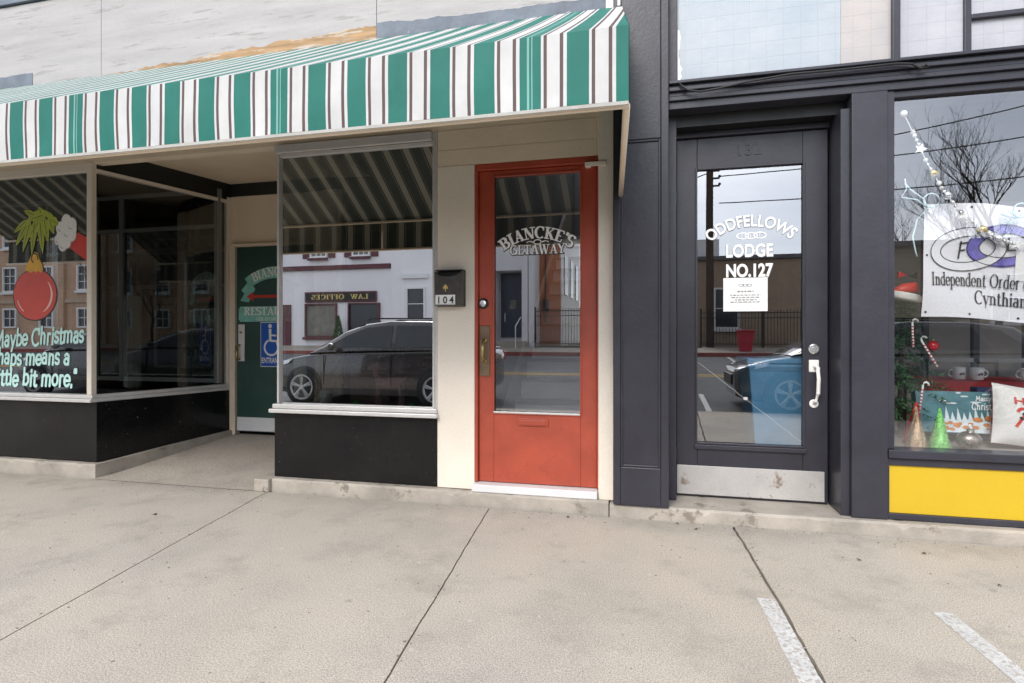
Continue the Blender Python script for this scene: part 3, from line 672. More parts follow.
mb = MB(); mb.add([(-4.37, 1.3555, 1.71), (-4.28, 1.3555, 1.765), (-4.28, 1.3555, 1.726), (-3.80, 1.3555, 1.726), (-3.80, 1.3555, 1.694), (-4.28, 1.3555, 1.694), (-4.28, 1.3555, 1.655)], [tuple(range(7))]); mb.build("arrow", "red_letter", edoor)

# middle show window
mw = MB(); mw.box(-2.992, -2.975, -.008, .035, .712, 2.77); mw.box(-1.626, -1.585, -.004, .05, .712, 2.84); mw.box(-1.612, -1.604, -.016, -.005, .712, 2.77)
mw.box(-3.0, -1.627, -.03, -.001, 2.772, 2.838); mw.box(-2.974, -1.627, .0, .05, 2.745, 2.771)
mwin = mw.build("display_window", "alu_frame", SHOP, .003)
mb = MB(); mb.box(-3.035, -1.572, -.06, .07, .640, .672); mb.box(-3.015, -1.580, -.038, .07, .6735, .711); mb.build("sill", "alu_frame", mwin, .006)
MB().quad((-2.975, .02, .711), (-1.625, .02, .711), (-1.625, .02, 2.745), (-2.975, .02, 2.745)).build("pane", "glass_strong", mwin)
MB().box(-3.02, -1.587, .0, .05, .108, .639).build("bulkhead", "black_tile", SHOP, .002)
# its return along the recess
mb = MB(); mb.wall((-3.02, .05), (-3.24, 1.40), -.05, .10, .64); mb.build("bulkhead", "black_tile", SHOP)
ret = MB().wall((-3.24, 1.36), (-3.243, 1.42), -.05, .64, 2.84).build("angled_window", "cream_post", SHOP)
MB().quad((-3.0, .06, .64), (-3.22, 1.38, .64), (-3.22, 1.38, 2.98), (-3.0, .06, 2.98)).build("pane", "glass_side", ret)
# pilasters
mb = MB(); mb.box(-1.583, -1.285, -.01, .08, .108, 2.564); mb.build("pilaster", "cream_post", SHOP, .004)
mb = MB(); mb.box(-.355, -.2475, -.03, .08, .10, 3.05); mb.build("post", "cream_post", SHOP, .004)
# red door
RD = MB(); y0, y1 = .022, .062
RD.box(-1.258, -1.142, y0, y1, .168, 2.512); RD.box(-.487, -.372, y0, y1, .168, 2.512); RD.box(-1.142, -.487, y0, y1, 2.468, 2.512); RD.box(-1.142, -.487, y0, y1, .168, .688)
rd = tag(RD.build("side_door", "red_paint", SHOP, .004), "red half-glazed side door")
mb = MB(); mb.box(-1.284, -1.261, -.008, .06, .168, 2.563); mb.box(-.369, -.356, -.008, .06, .168, 2.563); mb.box(-1.261, -.369, -.008, .06, 2.516, 2.563); mb.build("door_frame", "red_paint", rd, .003)
mb = MB(); mb.frame(-1.150, -.479, .680, 2.476, .013, .0215, .012, .012, .012); mb.build("glazing_bead", "red_paint", rd, .002)
mb = MB(); mb.box(-1.14, -.49, .008, .02, .6885, .702); mb.build("glazing_bead", "alu_frame", rd, .002)
MB().quad((-1.142, .04, .688), (-.487, .04, .688), (-.487, .04, 2.468), (-1.142, .04, 2.468)).build("pane", "glass_door", rd)
MB().box(-1.29, -.36, -.068, .07, .1065, .162).build("threshold", "white_threshold", rd, .006)
po, wdt = strokes("BIANCKE'S", .23, .10, sp=.03); mb = MB()
a, b = extent(po); fn = arched(-.813, 1.995, .0360, .085, .42, po, .545 / (b - a)); put(mb, po, fn); mb.build("lettering", "white_letter", rd)
fo = lambda f: (lambda u, v, l: (f(u, v, l)[0] + .002, f(u, v, l)[1] + .0018, f(u, v, l)[2] - .003))
pk, _ = strokes("BIANCKE'S", .30, .19, sp=.03); outline("letter_shadow", [(pk, fo(fn))], rd)
po, wdt = strokes("GETAWAY", .2, .085, sp=.02); mb = MB(); a, b = extent(po); fn = flat(-.81, 1.878, .0360, .068, po, sx=.425 / (b - a)); put(mb, po, fn); mb.build("lettering", "white_letter", rd)
pk, _ = strokes("GETAWAY", .32, .21, sp=.02); outline("letter_shadow", [(pk, fo(fn))], rd)
po2 = []
for sx in (-1, 1):
    po2 += _ribbon([(sx * .035, .0), (sx * .06, .007), (sx * .085, .0), (sx * .075, -.004)], [.010, .006, .004, .003])
po2 += _ribbon(arc_pts(0, 0, .028, .017, 0, 360, 16), [.007] * 17); mb = MB(); put(mb, po2, lambda u, v, l: (-.81 + u, .0365 - l, 1.967 + v)); mb.build("ornament", "white_letter", rd)
mb = MB(); mb.lathe([(.040, 0), (.040, -.012), (.034, -.018)], (-1.222, .0215, 1.513), 'y', 24); mb.build("lock", "lock_black", rd, smooth=False)
mb = MB(); mb.lathe([(.024, -.018), (.024, -.024), (.012, -.026)], (-1.222, .0215, 1.513), 'y', 24); mb.build("lock_cylinder", "silver", rd)
mb = MB(); mb.box(-1.252, -1.172, .013, .0215, .965, 1.345); mb.build("handle_plate", "bronze_plate", rd, .003)
mb = MB(); mb.tube([(-1.212, .013, 1.235), (-1.212, -.030, 1.225), (-1.212, -.046, 1.18), (-1.212, -.046, 1.13), (-1.212, -.030, 1.085), (-1.212, .013, 1.075)], [.010, .009, .011, .011, .009, .010], 10); mb.lathe([(.018, 0), (.018, -.006)], (-1.212, .013, 1.235), 'y', 12); mb.lathe([(.018, 0), (.018, -.006)], (-1.212, .013, 1.075), 'y', 12); mb.build("handle", "brass", rd, smooth=True)
mb = MB(); mb.box(-.955, -.725, .012, .0215, .598, .655); mb.box(-.935, -.745, .006, .0118, .607, .642); mb.build("mail_slot", "red_paint", rd, .003)
mb = MB(); mb.box(-.45, -.30, -.045, -.031, 2.480, 2.510); mb.box(-.45, -.41, -.030, .02, 2.483, 2.507); mb.build("door_stop", "cream_post", rd, .002)

wear = []; rw = random.Random(31)
for k in range(13):
    x = rw.uniform(-1.10, -.52); z = .19 + rw.expovariate(12); wv = [(x, z)]
    for q in range(3): wv.append((wv[-1][0] + rw.uniform(-.03, .03), wv[-1][1] + rw.uniform(-.012, .03)))
    wear += _ribbon(wv, [.0028, .004, .003, .001])
for k in range(26):
    x, z = rw.uniform(-1.25, -1.15), rw.uniform(.3, 1.9); wear.append(arc_pts(x, z, rw.uniform(.002, .005), rw.uniform(.002, .006), 0, 300, 6))
mb = MB(); put(mb, wear, lambda u, v, l: (u, .0212 - l * .5, v), .00002); mb.build("scuff_stain", "scuff_red", rd)
# interiors: the shop, the stair behind the red door
def room(name, mat, x0, x1, y0, y1, z0, z1, parent, top=True, front=False):
    mb = MB(); mb.quad((x0, y0, z0), (x1, y0, z0), (x1, y1, z0), (x0, y1, z0)); mb.quad((x0, y1, z0), (x1, y1, z0), (x1, y1, z1), (x0, y1, z1))
    mb.quad((x0, y0, z0), (x0, y1, z0), (x0, y1, z1), (x0, y0, z1)); mb.quad((x1, y0, z0), (x1, y1, z0), (x1, y1, z1), (x1, y0, z1))
    if top: mb.quad((x0, y0, z1), (x1, y0, z1), (x1, y1, z1), (x0, y1, z1))
    return mb.build(name, mat, parent)
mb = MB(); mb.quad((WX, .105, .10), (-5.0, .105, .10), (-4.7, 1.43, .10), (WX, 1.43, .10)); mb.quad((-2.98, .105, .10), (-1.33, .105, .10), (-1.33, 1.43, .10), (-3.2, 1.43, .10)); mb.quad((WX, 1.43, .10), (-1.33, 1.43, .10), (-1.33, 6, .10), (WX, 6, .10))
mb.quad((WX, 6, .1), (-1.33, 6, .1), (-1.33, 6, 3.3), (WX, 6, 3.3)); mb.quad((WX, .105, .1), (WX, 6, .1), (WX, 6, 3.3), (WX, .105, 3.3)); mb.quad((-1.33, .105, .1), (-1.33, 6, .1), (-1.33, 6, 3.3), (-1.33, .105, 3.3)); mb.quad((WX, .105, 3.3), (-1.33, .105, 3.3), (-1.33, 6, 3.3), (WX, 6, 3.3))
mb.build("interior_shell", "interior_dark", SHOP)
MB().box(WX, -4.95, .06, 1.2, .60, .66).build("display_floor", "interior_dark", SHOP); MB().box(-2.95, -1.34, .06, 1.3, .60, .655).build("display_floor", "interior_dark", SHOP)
mb = MB(); mb.box(-3.36, -3.22, .75, .9, .66, 1.75); mb.build("interior_column", "column_pale", SHOP, .01)
for k in range(7): MB().box(-8.4 + k * 1.05, -8.33 + k * 1.05, 2.6, 2.7, .1, 3.2).build("interior_post", "interior_grey", SHOP)
mb = MB(); mb.box(WX, -5.05, 2.0, 2.06, 2.35, 2.41); mb.box(WX, -5.05, 2.0, 2.06, 1.9, 1.94); mb.build("interior_rail", "frame_inner", SHOP)
room("stairwell", "interior_grey", -1.30, -.26, .105, 6.0, .10, 4.9, SHOP, top=False)  # top left open, an invented opening for sky light on the stair
MB().box(-1.30, -.26, .105, .90, 2.75, 2.8).build("added_ceiling", "interior_dark", SHOP)  # short ceiling added to keep the upper door glass dark
mb = MB()
for i in range(14): mb.box(-1.22, -.30, .50 + .27 * i, .52 + .27 * i, .11 + .185 * i, .11 + .185 * (i + 1) - .026)
st = mb.build("stair", "stair_white", SHOP)
mb = MB()
for i in range(14): mb.box(-1.22, -.30, .48 + .27 * i, .52 + .27 * (i + 1), .11 + .185 * (i + 1) - .025, .11 + .185 * (i + 1))
mb.build("tread", "stair_tread", st, .004)
mb = MB(); mb.prism([(-1.27, .40, .1), (-1.27, .40, .38), (-1.27, 4.4, 3.1), (-1.27, 4.4, 2.5), (-1.27, .9, .1)], (.045, 0, 0)); mb.build("stringer", "interior_wall", st)

# ================================================================== STRIPED AWNING
AW = empty("awning", (X0 - 18 * PER, 0, 2.245), "green and white striped canvas awning over the shopfront", "awning")
AX0, AX1, AY, ZT, ZF, ZB = -8.4, -.190, -1.70, 3.62, 2.562, 2.246
AF = -.084
def canopy_pt(u, t):                                  # u along, t from wall (0) to fold (1): the cloth sags a little
    xe = AX1 + (AF - AX1) * t; x = AX0 + (xe - AX0) * u
    return (x, AY * t, ZT + (ZF - ZT) * t - .007 * math.sin(math.pi * t) * (1 + .25 * math.sin(x * 7.5)))
mb = MB(); NU, NT = 120, 10
vs = [canopy_pt(i / NU, j / NT) for i in range(NU + 1) for j in range(NT + 1)]
mb.add(vs, [(i * (NT + 1) + j, (i + 1) * (NT + 1) + j, (i + 1) * (NT + 1) + j + 1, i * (NT + 1) + j + 1) for i in range(NU) for j in range(NT)])
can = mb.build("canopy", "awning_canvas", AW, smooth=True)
mb = MB(); vs = []
for i in range(NU + 1):
    x = AX0 + (AF - AX0) * i / NU
    for j in range(7): vs.append((x, AY - .004 * math.sin(x * 9 + j * .7) * j / 6 - .003 * math.sin(math.pi * j / 6), ZF + (ZB - ZF) * j / 6))
mb.add(vs, [(i * 7 + j, (i + 1) * 7 + j, (i + 1) * 7 + j + 1, i * 7 + j + 1) for i in range(NU) for j in range(6)])
mb.build("valance", "awning_canvas", AW, smooth=True)
paint("awning_end_cloth", (.014, .205, .160), .6, .1, 3, .1)
mb = MB(); mb.add([(AX1, 0, ZT), (AF + .002, AY, ZF), (AF + .002, AY, ZB), (AX1, 0, ZB + .02)], [(0, 1, 2, 3)]); mb.build("end_panel", "awning_end_cloth", AW)
mb = MB(); mb.tube([(AX0, AY + .02, ZB - .012), (AF, AY + .02, ZB - .012)], .014, 8); mb.tube([(AX0, AY + .03, ZF - .02), (AF - .01, AY + .03, ZF - .02)], .014, 8); mb.tube([(AX1 - .01, -.01, ZB + .0), (AF - .01, AY + .02, ZB - .012)], .016, 8)
mb.tube([(AX1 - .02, -.012, ZB - .15), (AX1 - .02, -.012, ZB + .25)], .02, 8)
for x in (AF - .02, -2.9, -5.6): mb.tube([(x, AY + .03, ZB), (x, AY + .03, ZF)], .012, 8)
mb.build("awning_frame", "tan_paint", AW, smooth=True)
mb = MB(); mb.box(AX0, AF, AY - .012, AY - .004, ZB - .020, ZB - .004); mb.build("hem_rail", "hem_cloth", AW, .002)
mb = MB(); mb.box(-.30, -.2, -.06, -.038, 3.56, 3.70); mb.box(-.215, -.195, -.13, -.06, 3.55, 3.60); mb.build("bracket", "alu_frame", AW, .004)

# ================================================================== DARK LODGE BUILDING
LODGE = empty("lodge_building", (1.4, 0, 0), "dark slate painted storefront with silver panes above its cornice", "building")
mb = MB(); X1 = 5.0
# pilaster with a sunk panel
mb.box(-.2465, -.195, -.105, .1, .095, 5.6); mb.box(.075, .128, -.105, .1, .095, 5.6); mb.box(-.195, .075, -.105, .1, .095, .36); mb.box(-.195, .075, -.105, .1, 2.62, 5.6); mb.box(-.195, .075, -.088, .1, .36, 2.62)
pil = mb.build("pilaster", "dark_paint", LODGE, .006)
mb = MB(); mb.frame(-.194, .074, .361, 2.619, -.100, -.0885, .014); mb.build("panel_moulding", "dark_trim", pil, .004)
# cornice
mb = MB(); mb.box(.1295, X1, -.03, .1, 2.835, 2.885); mb.box(.1295, X1, -.052, .1, 2.8865, 2.915); mb.box(.1295, X1, -.045, .1, 2.9165, 2.945); mb.box(.1295, X1, -.07, .1, 2.9465, 2.972); mb.box(.1295, X1, -.055, .1, 2.9735, 2.99); mb.box(.1295, X1, -.085, .1, 2.9915, 3.012)
mb.build("cornice", "dark_trim", LODGE, .003)
# transom with silver panes
mb = MB(); mb.box(.1295, .188, -.012, .1, 3.0135, 5.6); tw = mb.build("transom_window", "dark_trim", LODGE, .004)
MB().box(1.513, 1.557, -.012, .1, 3.0135, 5.6).build("mullion", "dark_trim", tw, .004); MB().box(1.915, 1.953, -.0, .1, 3.0135, 5.6).build("mullion", "dark_trim", tw, .004); MB().box(1.9535, X1, -.0, .1, 3.245, 3.275).build("mullion", "dark_trim", tw, .004)
mb = MB(); mb.box(.189, 1.22, .02, .03, 3.014, 5.6); mb.build("pane", "pane_blue", tw)
mb = MB(); mb.box(1.222, 1.512, .02, .03, 3.014, 5.6); mb.build("pane", "pane_tan", tw)
mb = MB(); mb.box(1.558, 1.914, .02, .03, 3.014, 5.6); mb.build("pane", "pane_grey", tw)
mb = MB(); mb.box(1.954, X1, .03, .04, 3.014, 3.245); mb.box(1.954, X1, .03, .04, 3.275, 5.6); mb.build("pane", "pane_grey", tw)
mb = MB(); q = [(.191, 3.016)]
for i in range(26): q.append((.191 + i * .003 + .0, 3.016 + 0))
edge = [(.1905 + rj.uniform(.010, .03) * (1.4 if i < 5 else .7), 3.016 + i * .03) for i in range(14)]
mb.add([(.1895, .0185, 3.016)] + [(x, .0185, z) for x, z in edge] + [(.1895, .0185, edge[-1][1])], [tuple(range(len(edge) + 2))]); mb.build("paint_smear", "white_letter", tw)
# door recess, jambs
mb = MB(); mb.box(.1295, .186, .10, .26, .095, 2.834); mb.box(1.215, 1.268, .0, .26, .095, 2.75); mb.box(.1295, .131, .10, .11, .1, .12)
mb.build("door_jamb", "dark_trim", LODGE, .004)
mb = MB(); mb.box(.187, 1.268, .10, .30, 2.752, 2.834); mb.build("recess_head", "black_trim", LODGE)
MB().box(.1295, X1, .1005, .34, 2.8345, 3.01).build("soffit", "black_trim", LODGE)  # added filler behind the cornice, closing a gap that leaked sky light
mb = MB(); mb.box(.187, 1.214, .215, .30, 2.712, 2.751); mb.build("door_head", "dark_trim", LODGE, .004)
mb = MB(); mb.box(1.2695, 1.478, -.035, .26, .095, 2.834); mb.build("post", "dark_trim", LODGE, .006)
mb = MB(); mb.box(1.479, 1.522, -.015, .1, .543, 2.834); mb.box(1.523, X1, -.005, .1, 2.79, 2.834); mb.box(1.4795, X1, -.045, .12, .49, .542); mb.box(1.4795, X1, -.02, .1, .440, .4885); mb.box(1.4795, X1, -.02, .1, .095, .135); mb.box(1.4795, 1.492, -.02, .1, .135, .44)
shopw = mb.build("display_window", "dark_trim", LODGE, .005)
MB().quad((1.522, .03, .542), (X1, .03, .542), (X1, .03, 2.79), (1.522, .03, 2.79)).build("pane", "glass_shop", shopw)
MB().box(1.4925, X1, -.006, .05, .1355, .4395).build("yellow_panel", "yellow_panel", LODGE, .002)
# lodge door
LD = MB(); y0, y1 = .238, .28
LD.box(.193, .338, y0, y1, .100, 2.706); LD.box(1.046, 1.205, y0, y1, .100, 2.706); LD.box(.338, 1.046, y0, y1, 2.48, 2.706); LD.box(.338, 1.046, y0, y1, .100, .49)
ld = tag(LD.build("lodge_door", "dark_paint", LODGE, .004), "dark slate half-glazed door")
mb = MB(); mb.frame(.324, 1.06, .478, 2.492, .228, .2375, .016); mb.box(.318, 1.066, .220, .2375, .445, .4775); mb.build("glazing_bead", "dark_trim", ld, .004)
MB().quad((.338, .255, .49), (1.046, .255, .49), (1.046, .255, 2.48), (.338, .255, 2.48)).build("pane", "glass_lodge", ld)
mb = MB(); mb.box(.196, 1.182, .230, .2375, .112, .322); mb.build("kick_plate", "steel", ld, .002)
mb = MB(); mb.lathe([(.036, 0), (.036, -.010), (.028, -.016)], (1.115, .2375, 1.176), 'y', 20); mb.lathe([(.015, -.016), (.015, -.021)], (1.115, .2375, 1.176), 'y', 14); mb.build("deadbolt", "silver", ld)
MB().box(1.083, 1.147, .2295, .2375, 1.015, 1.10).build("handle_plate", "pearl", ld, .003); mb = MB(); mb.tube([(1.118, .23, 1.06), (1.125, .18, 1.05), (1.130, .172, .97), (1.127, .175, .87), (1.118, .2, .815), (1.115, .232, .80)], [.011, .012, .013, .013, .012, .013], 10); mb.lathe([(.03, 0), (.03, -.008)], (1.115, .2375, .795), 'y', 18); mb.build("handle", "pearl", ld, .003)
for z in (.40, 1.38, 2.28):
    MB().tube([(.190, .232, z - .055), (.190, .232, z + .055)], .009, 8).build("hinge", "black_trim", ld)
po = sans("132", .01); mb = MB(); put(mb, po, flat(.70, 2.565, .2355, .085, po)); mb.build("house_number", "dark_paint", ld)
po = sans("ODDFELLOWS", .022, 1.04); mb = MB(); a, b = extent(po); fn = arched(.702, 2.055, .2515, .083, .40, po, .585 / (b - a)); put(mb, po, fn); mb.build("lettering", "white_letter", ld); outline("letter_shadow", [(po, lambda u, v, l, fn=fn: (fn(u, v, l)[0] + .004, fn(u, v, l)[1] + .002, fn(u, v, l)[2] - .003))], ld, "grey_letter")
po = sans("LODGE", .03, 1.06); mb = MB(); a, b = extent(po); fn = flat(.697, 1.838, .2515, .09, po, sx=.315 / (b - a)); put(mb, po, fn); mb.build("lettering", "white_letter", ld); outline("letter_shadow", [(po, lambda u, v, l, fn=fn: (fn(u, v, l)[0] + .004, fn(u, v, l)[1] + .002, fn(u, v, l)[2] - .003))], ld, "grey_letter")
po = sans("NO.127", .03, 1.0); mb = MB(); a, b = extent(po); fn = flat(.697, 1.695, .2515, .092, po, sx=.315 / (b - a)); put(mb, po, fn); mb.build("lettering", "white_letter", ld); outline("letter_shadow", [(po, lambda u, v, l, fn=fn: (fn(u, v, l)[0] + .004, fn(u, v, l)[1] + .002, fn(u, v, l)[2] - .003))], ld, "grey_letter")
po2 = []
for k in (-1, 0, 1): po2 += _ribbon(arc_pts(k * .058, 0, .040, .021, 0, 360, 18), [.007] * 19) + [[(px * .011 + k * .058 - .008, py * .020 - .010) for px, py in lp] for lp in sans("FLT"[k + 1], .02)]
mb = MB(); put(mb, po2, lambda u, v, l: (.71 + u, .2515 - l, 1.988 + v)); mb.build("ornament", "white_letter", ld)
mb = MB(); a, b = Vector((.345, .2535, 1.075)), Vector((1.04, .2535, .52)); pts = []
for i in range(26):
    q = a.lerp(b, i / 25); pts.append((q.x, q.z + rj.uniform(-.004, .004)))
po2 = _ribbon(pts, [.0016] * 26) + [arc_pts(.672, .818, .016, .011, 0, 324, 9)]; put(mb, po2, lambda u, v, l: (u, .2535 - l, v)); mb.build("glass_crack", "alu_frame", ld)
# cable along the cornice
mb = MB(); mb.tube([(.196, -.092, 2.985), (.25, -.092, 2.935), (.33, -.092, 2.915), (.45, -.092, 2.925), (.62, -.092, 2.950), (.89, -.094, 2.972), (1.2, -.094, 2.968), (1.50, -.093, 2.972), (1.585, -.093, 2.962), (1.63, -.094, 2.93), (1.68, -.094, 2.925), (1.66, -.094, 2.95), (1.64, -.093, 2.93)], .0075, 8)
mb.thing("cable", "cable_black", "thin black cable sagging along the dark cornice", "cable", smooth=True)
# interiors
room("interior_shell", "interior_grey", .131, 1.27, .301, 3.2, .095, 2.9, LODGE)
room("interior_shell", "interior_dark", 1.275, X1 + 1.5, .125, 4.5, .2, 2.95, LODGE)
MB().box(1.5, X1, .13, .78, .46, .52).build("display_floor", "interior_wall", LODGE)
for k in range(6):
    MB().box(1.75 + .42 * k, 1.80 + .42 * k, 2.2, 2.26, .6, 2.4).build("interior_post", "black_trim", LODGE)
mb = MB(); mb.box(1.3, X1, 2.2, 2.30, 1.02, 1.06); mb.build("interior_shelf", "frame_inner", LODGE)
MB().box(1.3, X1, 2.5, 2.55, .3, 2.6).build("interior_panel", "interior_wall", LODGE)

# ================================================================== THINGS ON AND BEHIND THE GLASS
# mailbox
t = empty("mailbox", (-1.464, -.01, 1.49), "small dark metal mailbox on the cream pilaster beside the red door", "mailbox")
mb = MB(); prof = [(-1.573, 1.755), (-1.565, 1.745), (-1.53, 1.722), (-1.464, 1.712), (-1.398, 1.722), (-1.363, 1.745), (-1.355, 1.755)]
F = [(-1.570, -.098, 1.492)] + [(x, -.105, z) for x, z in prof] + [(-1.358, -.098, 1.492)]
mb.prism(F, (0, .094, 0)); mb.build("box", "mailbox_metal", t, .004)
mb = MB(); mb.box(-1.574, -1.354, -.030, -.0105, 1.49, 1.765); mb.box(-1.572, -1.356, -.09, -.031, 1.757, 1.766); mb.build("lid", "black_trim", t, .003)
mb = MB(); mb.box(-1.560, -1.405, -.1095, -.1055, 1.500, 1.575); pl = mb.build("number_plate", "white_letter", t)
mb = MB()
for k, ch in enumerate("104"):
    mb.add([(-1.557 + k * .0505, -.110, 1.503), (-1.5085 + k * .0505, -.110, 1.503), (-1.5085 + k * .0505, -.110, 1.506), (-1.557 + k * .0505, -.110, 1.506)], [(0, 1, 2, 3)])
    po = sans(ch, .02); put(mb, po, flat(-1.533 + k * .0505, 1.512, -.1105, .052, po, sx=.050))
mb.build("house_number", "black_letter", pl)
mb = MB(); mb.add([(-1.485, -.1065, 1.60), (-1.478, -.1065, 1.60), (-1.478, -.1065, 1.622), (-1.462, -.1065, 1.618), (-1.465, -.1065, 1.636), (-1.4815, -.1065, 1.655), (-1.498, -.1065, 1.636), (-1.501, -.1065, 1.618), (-1.485, -.1065, 1.622)], [tuple(range(9))]); mb.build("emblem", "gold_letter", t)
# entrance sign on the green door
t = empty("accessible_sign", (-4.03, 1.352, .93), "blue and white wheelchair entrance sign on the dark green door", "sign")
MB().box(-4.185, -3.875, 1.345, 1.3515, .93, 1.425).build("sign_plate", "white_letter", t, .004)
MB().box(-4.177, -3.883, 1.3435, 1.3445, .938, 1.417).build("blue_field", "blue_sign", t)
mb = MB(); po = sans("ENTRANCE", .025, 1.05); a, b = extent(po); put(mb, po, flat(-4.03, .975, 1.3425, .06, po, sx=.262 / (b - a))); mb.build("lettering", "white_letter", t)
po = _ribbon(arc_pts(.0, 0, .085, .085, 115, 395, 22), [.022] * 23) + _ribbon([(-.015, .20), (-.012, .07)], [.034, .03]) + _ribbon([(-.012, .075), (.075, .068), (.105, -.03)], [.024] * 3) + _ribbon([(-.01, .135), (.06, .13)], [.02] * 2) + _ribbon([(.1, -.035), (.13, -.025)], [.02] * 2) + [arc_pts(-.015, .235, .024, .024, 0, 330, 11)]
mb = MB(); put(mb, po, lambda u, v, l: (-4.045 + u, 1.3425 - l, 1.145 + v)); mb.build("wheelchair_symbol", "white_letter", t)
# sheet of paper on the lodge door
t = empty("paper_notice", (.67, .25, 1.445), "white printed sheet taped inside the lodge door glass", "notice")
MB().box(.520, .818, .2475, .2495, 1.445, 1.686).build("sheet", "white_paper", t)
mb = MB(); po2 = []
for k in (-1, 0, 1): po2 += _ribbon(arc_pts(.669 + k * .028, 1.632, .018, .008, 0, 360, 10), [.004] * 11)
for z, x0, x1, h in ((1.588, .615, .725, .010), (1.562, .565, .775, .006), (1.545, .575, .77, .006), (1.528, .60, .745, .006), (1.512, .57, .77, .005)):
    x = x0
    while x < x1:
        wd = rj.uniform(.012, .03); po2.append([(x, z - h / 2), (min(x + wd, x1), z - h / 2), (min(x + wd, x1), z + h / 2), (x, z + h / 2)]); x += wd + .006
put(mb, po2, lambda u, v, l: (u, .2470 - l, v)); mb.build("lettering", "grey_letter", t)

# window painting on the front show window: hanging bauble and message
yg = .0175
t = empty("painted_bauble", (-5.6, yg, 1.42), "round red ornament with yellow cap painted on the show window glass", "window painting")
mb = MB(); mb.add([(x, yg - .0008, z) for x, z in arc_pts(-5.605, 1.655, .268, .245, 0, 350, 40)], [tuple(range(41))]); mb.build("outline", "black_letter", t)
mb = MB(); mb.add([(x, yg - .0016, z) for x, z in arc_pts(-5.605, 1.657, .258, .236, 0, 350, 40)], [tuple(range(41))]); mb.build("bauble", "bauble_red", t)
po2 = _ribbon(arc_pts(-5.605, 1.657, .205, .185, -62, 40, 14), [.004 + .022 * math.sin(math.pi * i / 14) for i in range(15)]) + _ribbon(arc_pts(-5.605, 1.657, .215, .195, 196, 232, 6), [.01] * 7)
mb = MB(); put(mb, po2, lambda u, v, l: (u, yg - .0024 - l, v)); mb.build("highlight", "bauble_shine", t)
mb = MB(); sc = [(-5.72, 1.885), (-5.715, 1.93), (-5.67, 1.985), (-5.645, 2.03), (-5.605, 2.06), (-5.565, 2.045), (-5.545, 1.985), (-5.51, 1.93), (-5.505, 1.88), (-5.535, 1.862), (-5.565, 1.88), (-5.59, 1.862), (-5.62, 1.88), (-5.655, 1.862), (-5.69, 1.88)]
mb.add([(x, yg - .0028, z) for x, z in sc], [tuple(range(len(sc)))]); cap = mb.build("cap", "amber", t)
po2 = _ribbon(arc_pts(-5.605, 2.0, .038, .045, -20, 250, 14), [.012] * 15); mb = MB(); put(mb, po2, lambda u, v, l: (u, yg - .0036 - l, v)); mb.build("hook", "black_letter", cap)
# a generic sprig, fluffy tuft and ribbon hold it up
t = empty("painted_sprig", (-5.5, yg, 2.06), "lime green sprig with drooping leaves painted above the red ornament", "window painting")
rl = random.Random(5); stem = [(-5.33, 2.30), (-5.42, 2.39), (-5.53, 2.43), (-5.64, 2.40), (-5.70, 2.33)]; outl, fill, vein = [], [], []
def leaf(x, z, ang, L, wd):
    d = (math.cos(R(ang)), math.sin(R(ang))); n = (-d[1], d[0])
    def lf(g): return [(x + d[0] * (L + 2 * g) * u - d[0] * g + n[0] * s * (wd + g) * k, z + d[1] * (L + 2 * g) * u - d[1] * g + n[1] * s * (wd + g) * k) for u, s, k in ((0, 1, .2), (.2, 1, .8), (.45, 1, 1), (.75, 1, .6), (1, 1, 0), (.75, -1, .6), (.45, -1, 1), (.2, -1, .8), (0, -1, .2))]
    outl.append(lf(.007)); fill.append(lf(0)); vein.extend(_ribbon([(x + d[0] * L * .15, z + d[1] * L * .15), (x + d[0] * L * .8, z + d[1] * L * .8)], [.006, .003]))
for x, z, a, L, wd in ((-5.70, 2.36, 215, .20, .030), (-5.69, 2.34, 236, .27, .034), (-5.655, 2.36, 252, .32, .034), (-5.60, 2.38, 263, .36, .036), (-5.545, 2.38, 276, .35, .040), (-5.50, 2.39, 283, .26, .04), (-5.44, 2.38, 292, .18, .04), (-5.60, 2.40, 160, .15, .03), (-5.52, 2.41, 120, .08, .03), (-5.42, 2.36, 330, .12, .045), (-5.55, 2.35, 232, .2, .05), (-5.48, 2.40, 190, .2, .05)): leaf(x, z, a, L, wd)
mb = MB(); put(mb, outl, lambda u, v, l: (u, yg - .001 - l, v)); mb.build("outline", "black_letter", t)
mb = MB(); put(mb, fill + _ribbon(stem, [.03, .05, .06, .05, .03]), lambda u, v, l: (u, yg - .0020 - l, v)); mb.build("foliage", "leaf_lime", t)
mb = MB(); put(mb, vein, lambda u, v, l: (u, yg - .0032 - l, v)); mb.build("vein", "black_letter", t)
t = empty("painted_ribbon", (-5.15, yg, 1.96), "red ribbon with white fluffy tuft painted against the window's corner post", "window painting")
mb = MB(); mb.add([(-5.17, yg - .001, 2.245), (-4.978, yg - .001, 2.165), (-4.978, yg - .001, 1.945), (-5.22, yg - .001, 2.10)], [(0, 1, 2, 3)]); mb.build("ribbon", "ribbon_red", t)
tufts = [(-5.30, 2.27, .05), (-5.23, 2.33, .055), (-5.17, 2.29, .06), (-5.29, 2.19, .055), (-5.22, 2.23, .07), (-5.17, 2.20, .055), (-5.27, 2.11, .05), (-5.22, 2.13, .045), (-5.33, 2.16, .04), (-5.15, 2.25, .04)]
mb = MB(); put(mb, [arc_pts(x, z, r + .007, r * 1.15 + .007, 0, 340, 18) for x, z, r in tufts], lambda u, v, l: (u, yg - .0016 - l, v)); mb.build("outline", "grey_letter", t)
mb = MB(); put(mb, [arc_pts(x, z, r, r * 1.15, 0, 340, 18) for x, z, r in tufts], lambda u, v, l: (u, yg - .0026 - l, v)); mb.build("tuft", "white_letter", t)
